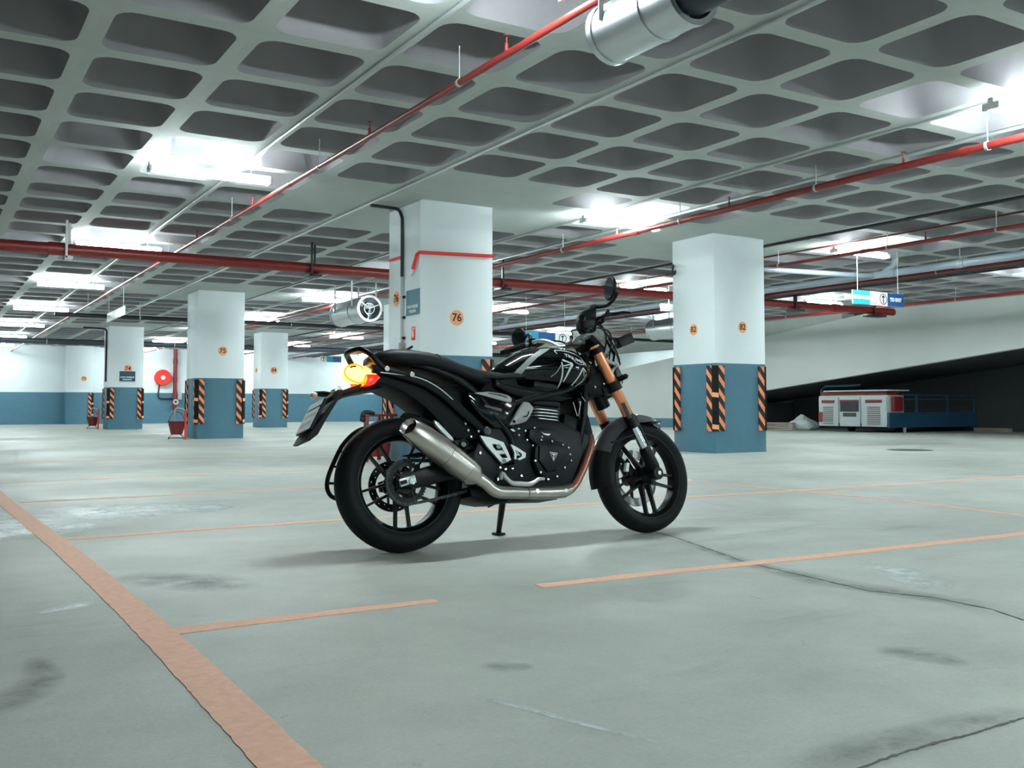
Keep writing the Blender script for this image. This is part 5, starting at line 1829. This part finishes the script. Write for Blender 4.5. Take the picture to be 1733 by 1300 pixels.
for s in (-1, 1):
    bar(bm, (WB - .235, s * .078, RF + .17), (WB - .075, s * .098, RF + .215), .006, .028, up=(0, 1, 0))
    bar(bm, (WB + .10, s * .072, RF + .275), (WB + .005, s * .10, RF + .27), .006, .03, up=(0, 1, 0))
part(bm, 'fender_bracket', 'satin', **fo)
# headlamp, bracket, screen
hc = Vector((1.215, 0, .800))
bm = nb()
lathe(bm, [(0, -.105), (.045, -.10), (.078, -.075), (.088, -.03), (.09, .0), (.088, .025), (.08, .03), (0, .035)], hc, (1, 0, -.06), 32)
hl = part(bm, 'headlamp', 'satin', **fo)
bm = nb()
lathe(bm, [(.076, .0), (.095, .0), (.097, .03), (.085, .045), (.076, .04)], hc, (1, 0, -.06), 36, closed=True)
part(bm, 'headlamp_rim', 'chrome', hl, **fo)
bm = nb(); lathe(bm, [(.08, .035), (.05, .052), (0, .058)], hc, (1, 0, -.06), 28); part(bm, 'headlamp_lens', 'lens_clear', hl, **fo)
for s in (-1, 1):
    bm = nb()
    P1, P2, P3 = Vector((1.118,-0.115,0.893)), Vector((1.202,-0.115,0.862)), Vector((1.163,-0.115,0.824))
    for p in (P1, P2, P3): p.y *= -s
    tube(bm, [P1, P2, P3], .0115, 8)
    ball(bm, P2 + Vector((0, s * .006, 0)), .013); ball(bm, P3 + Vector((0, s * .004, 0)), .011)
    tube(bm, [P1, P3], .008, 6)
    part(bm, 'headlamp_bracket', 'alu', **fo)
bm = nb()
rings = []
for k in range(9):
    t = k / 8
    z = .86 + .24 * t
    x = 1.265 - .115 * t ** 1.25
    hw = .10 + .045 * sin(pi * (.25 + .6 * t)) - .05 * max(0, t - .75) * 2
    row = []
    for i in range(11):
        u_ = -1 + 2 * i / 10
        row.append(Vector((x - .05 * abs(u_) ** 2, u_ * hw, z)))
    rings.append(row + [p + Vector((-.003, 0, 0)) for p in row[::-1]])
loft(bm, rings)
sc = part(bm, 'fly_screen', 'glass', ang=60, **fo)
bm = nb()
edge = [Vector(r[0]) for r in rings] + [Vector(p) for p in rings[-1][1:11]] + [Vector(r[10]) for r in rings[::-1]]
tube(bm, edge, .004, 6)
part(bm, 'screen_edge', 'satin', sc, **fo)
bm = nb()
for s in (-1, 1):
    tube(bm, [(1.19, s * .09, .84), (1.21, s * .10, .92), (1.17, s * .10, 1.0)], .007, 6)
    ball(bm, (1.205, s * .105, .93), .011)
part(bm, 'screen_stay', 'satin', **fo)
# instrument
ic = Vector((1.135, 0, .985))
Ri = Matrix.Rotation(.75, 3, 'Y')
bm = nb(); box(bm, ic, (.12, .15, .04), Ri, bev=.018); ins = part(bm, 'instrument', 'matte', **fo)
bm = nb(); box(bm, ic + Ri @ Vector((-.0, 0, .0215)), (.085, .115, .002), Ri); part(bm, 'instrument_screen', 'gloss', ins, **fo)
# indicators and auxiliary lamp
bm = nb()
tube(bm, [(1.190,-0.100,0.781), (1.198,-0.140,0.785), (1.213,-0.170,0.791), (1.217,-0.180,0.792)], [.012, .016, .014, .004], 10)
part(bm, 'front_indicator', 'satin', **fo)
bm = nb()
tube(bm, [(1.2, .09, .80), (1.205, .20, .80)], [.011, .017], 10)
part(bm, 'front_indicator', 'satin', **fo)
a_, b_, c_, d_ = Vector((1.475,0.220,1.098)), Vector((1.585,0.220,1.137)), Vector((1.602,0.220,1.080)), Vector((1.497,0.220,1.044))
bm = nb()
prism(bm, [(p.x, p.z) for p in (a_, b_, c_, d_)], .17, .22, inset=.008)
tube(bm, [(1.19, .08, .86), ((a_.x + d_.x) / 2, .19, (a_.z + d_.z) / 2)], .009, 8)
part(bm, 'auxiliary_lamp', 'satin', **fo)

# handlebar: right half read from its grip, left half from its own
Lg, Rg = Vector((.868, .40, 1.050)), Vector((.79, -.40, 1.004))
bmid = Vector((1.055, 0, 1.0))
bm = nb()
Pb = [Lg, Vector((0.936,0.290,1.064)), Vector((0.961,0.200,1.063)), Vector((0.990,0.145,1.040)), Vector((1.008,0.085,1.001)), Vector((1.055, .03, 1.0)), Vector((1.055, -.03, 1.0)), Vector((0.936,-0.130,0.970)), Vector((0.936,-0.190,0.988)), Vector((0.892,-0.270,0.995)), Rg]
tube(bm, Pb, .0118, 12, smooth=4)
hb = part(bm, 'handlebar', 'alu', **fo)
for s, g, inn_ in ((1, Lg, Pb[1]), (-1, Rg, Pb[9])):
    bm = nb()
    d = (inn_ - g).normalized()
    tube(bm, [g - d * .004, g, g + d * .012, g + d * .02, g + d * .11, g + d * .125], [.016, .0185, .0185, .0165, .0165, .019], 14)
    for k in range(9): tube(bm, [g + d * (.026 + .009 * k), g + d * (.030 + .009 * k)], .0178, 12)
    part(bm, 'hand_grip', 'rubber', hb, **fo)
    bm = nb()
    tube(bm, [g - d * .03, g - d * .002], [.014, .0165], 12)
    part(bm, 'bar_end', 'alu' if False else 'satin', hb, **fo)
    bm = nb()
    c = g + d * .155
    box(bm, c + Vector((.004, 0, 0)), (.04, .05, .048), bev=.01)
    part(bm, 'switch_housing', 'satin', hb, **fo)
    bm = nb()
    p0 = g + d * .185 + Vector((.025, 0, 0))
    if s < 0:
        tube(bm, [p0, p0 + Vector((.035, -.01, .004)), Vector((.945, -.31, 1.032)), Vector((.955, -.37, 1.040)), Vector((.93, -.43, 1.045))], [.013, .011, .008, .0075, .009], 8, smooth=3)
    else:
        tube(bm, [p0, p0 + Vector((.035, .01, .004)), p0 + Vector((.05, .06, .004)), p0 + Vector((.03, .13, -.004)), p0 + Vector((.0, .19, -.01))], [.013, .011, .008, .0075, .009], 8, smooth=3)
    part(bm, 'hand_lever', 'satin', hb, **fo)
# master cylinder lump by the right grip
bm = nb()
prism(bm, [(0.852,1.023), (0.870,1.073), (0.905,1.090), (0.936,1.101), (0.944,1.081), (0.933,1.028), (0.917,0.994), (0.871,0.977), (0.855,0.991)], -.335, -.255, inset=.012)
tube(bm, [(0.934,-0.280,1.010), (0.965,-0.300,1.024), (0.980,-0.320,1.028), (0.971,-0.340,1.047), (0.989,-0.360,1.051), (1.023,-0.370,1.053)], [.012, .011, .010, .009, .010, .009], 8, smooth=3)
tube(bm, [(1.010,-0.380,1.050), (1.051,-0.400,1.056), (1.079,-0.420,1.049)], [.008, .006, .005], 8)
part(bm, 'brake_master_cylinder', 'satin', **fo)
# mirrors
def mirror(stem_pts, c, rx, rz, nrm, name_label):
    bm = nb()
    tube(bm, stem_pts, [.014, .013, .0095, .0085, .0085, .010][:len(stem_pts)], 10, smooth=4)
    mm = part(bm, 'mirror', 'satin', **fo)
    mm['label'] = name_label
    n = Vector(nrm).normalized()
    up_ = (Vector((0, 0, 1)) - n * n.z).normalized(); si = up_.cross(n)
    bm = nb()
    rings = []
    for h, k in ((-.022, .25), (-.020, .6), (-.013, .9), (-.004, 1.0), (.004, 1.0), (.006, .96)):
        rings.append([c + n * h + si * rx * k * cos(a) + up_ * rz * k * sin(a) for a in [2 * pi * i / 30 for i in range(30)]])
    loft(bm, rings)
    part(bm, 'mirror_shell', 'satin', mm, **fo)
    bm = nb()
    loft(bm, [[c + n * h + si * rx * k * cos(a) + up_ * rz * k * sin(a) for a in [2 * pi * i / 30 for i in range(30)]] for h, k in ((.0055, .93), (.0075, .93))])
    part(bm, 'mirror_glass', 'mirror', mm, **fo)
rc = Vector((0.984,-0.400,1.172))
mirror([Vector((0.922,-0.290,1.076)), Vector((0.940,-0.310,1.102)), Vector((0.952,-0.340,1.094)), Vector((0.989,-0.360,1.099)), Vector((1.019,-0.380,1.126)), Vector((1.034,-0.390,1.155))], rc, .055, .062, (-.97, .22, .14), 'right mirror raised above the bar end')
bm = nb(); tube(bm, [(1.034,-0.390,1.155), rc + Vector((.012, 0, -.01))], .010, 8); part(bm, 'mirror_pivot', 'satin', **fo)
lc = Vector((0.962,0.400,1.136))
mirror([Vector((0.944,0.270,1.072)), Vector((0.954,0.280,1.102)), Vector((0.965,0.310,1.124)), lc + Vector((.02, -.02, -.01))], lc, .050, .054, (-.95, -.25, .05), 'round left mirror above the left grip')
# cables
bm = nb()
tube(bm, [(.93, -.24, 1.03), (1.06, -.20, 1.05), (1.15, -.12, .98), (1.12, -.06, .86), (1.05, -.05, .78)], .005, 6, smooth=5)
tube(bm, [(.95, .22, 1.05), (1.08, .18, 1.06), (1.17, .10, .96), (1.12, .05, .84), (1.03, .06, .76)], .005, 6, smooth=5)
tube(bm, [(.94, -.25, 1.02), (1.10, -.22, 1.0), (1.17, -.10, .88), (1.19, -.06, .72)], .0045, 6, smooth=5)
part(bm, 'control_cable', 'rubber', **fo)
bm = nb()
box(bm, (1.04, 0, 1.0), (.05, .12, .035), bev=.01)
part(bm, 'bar_clamp', 'fendergrey', **fo)
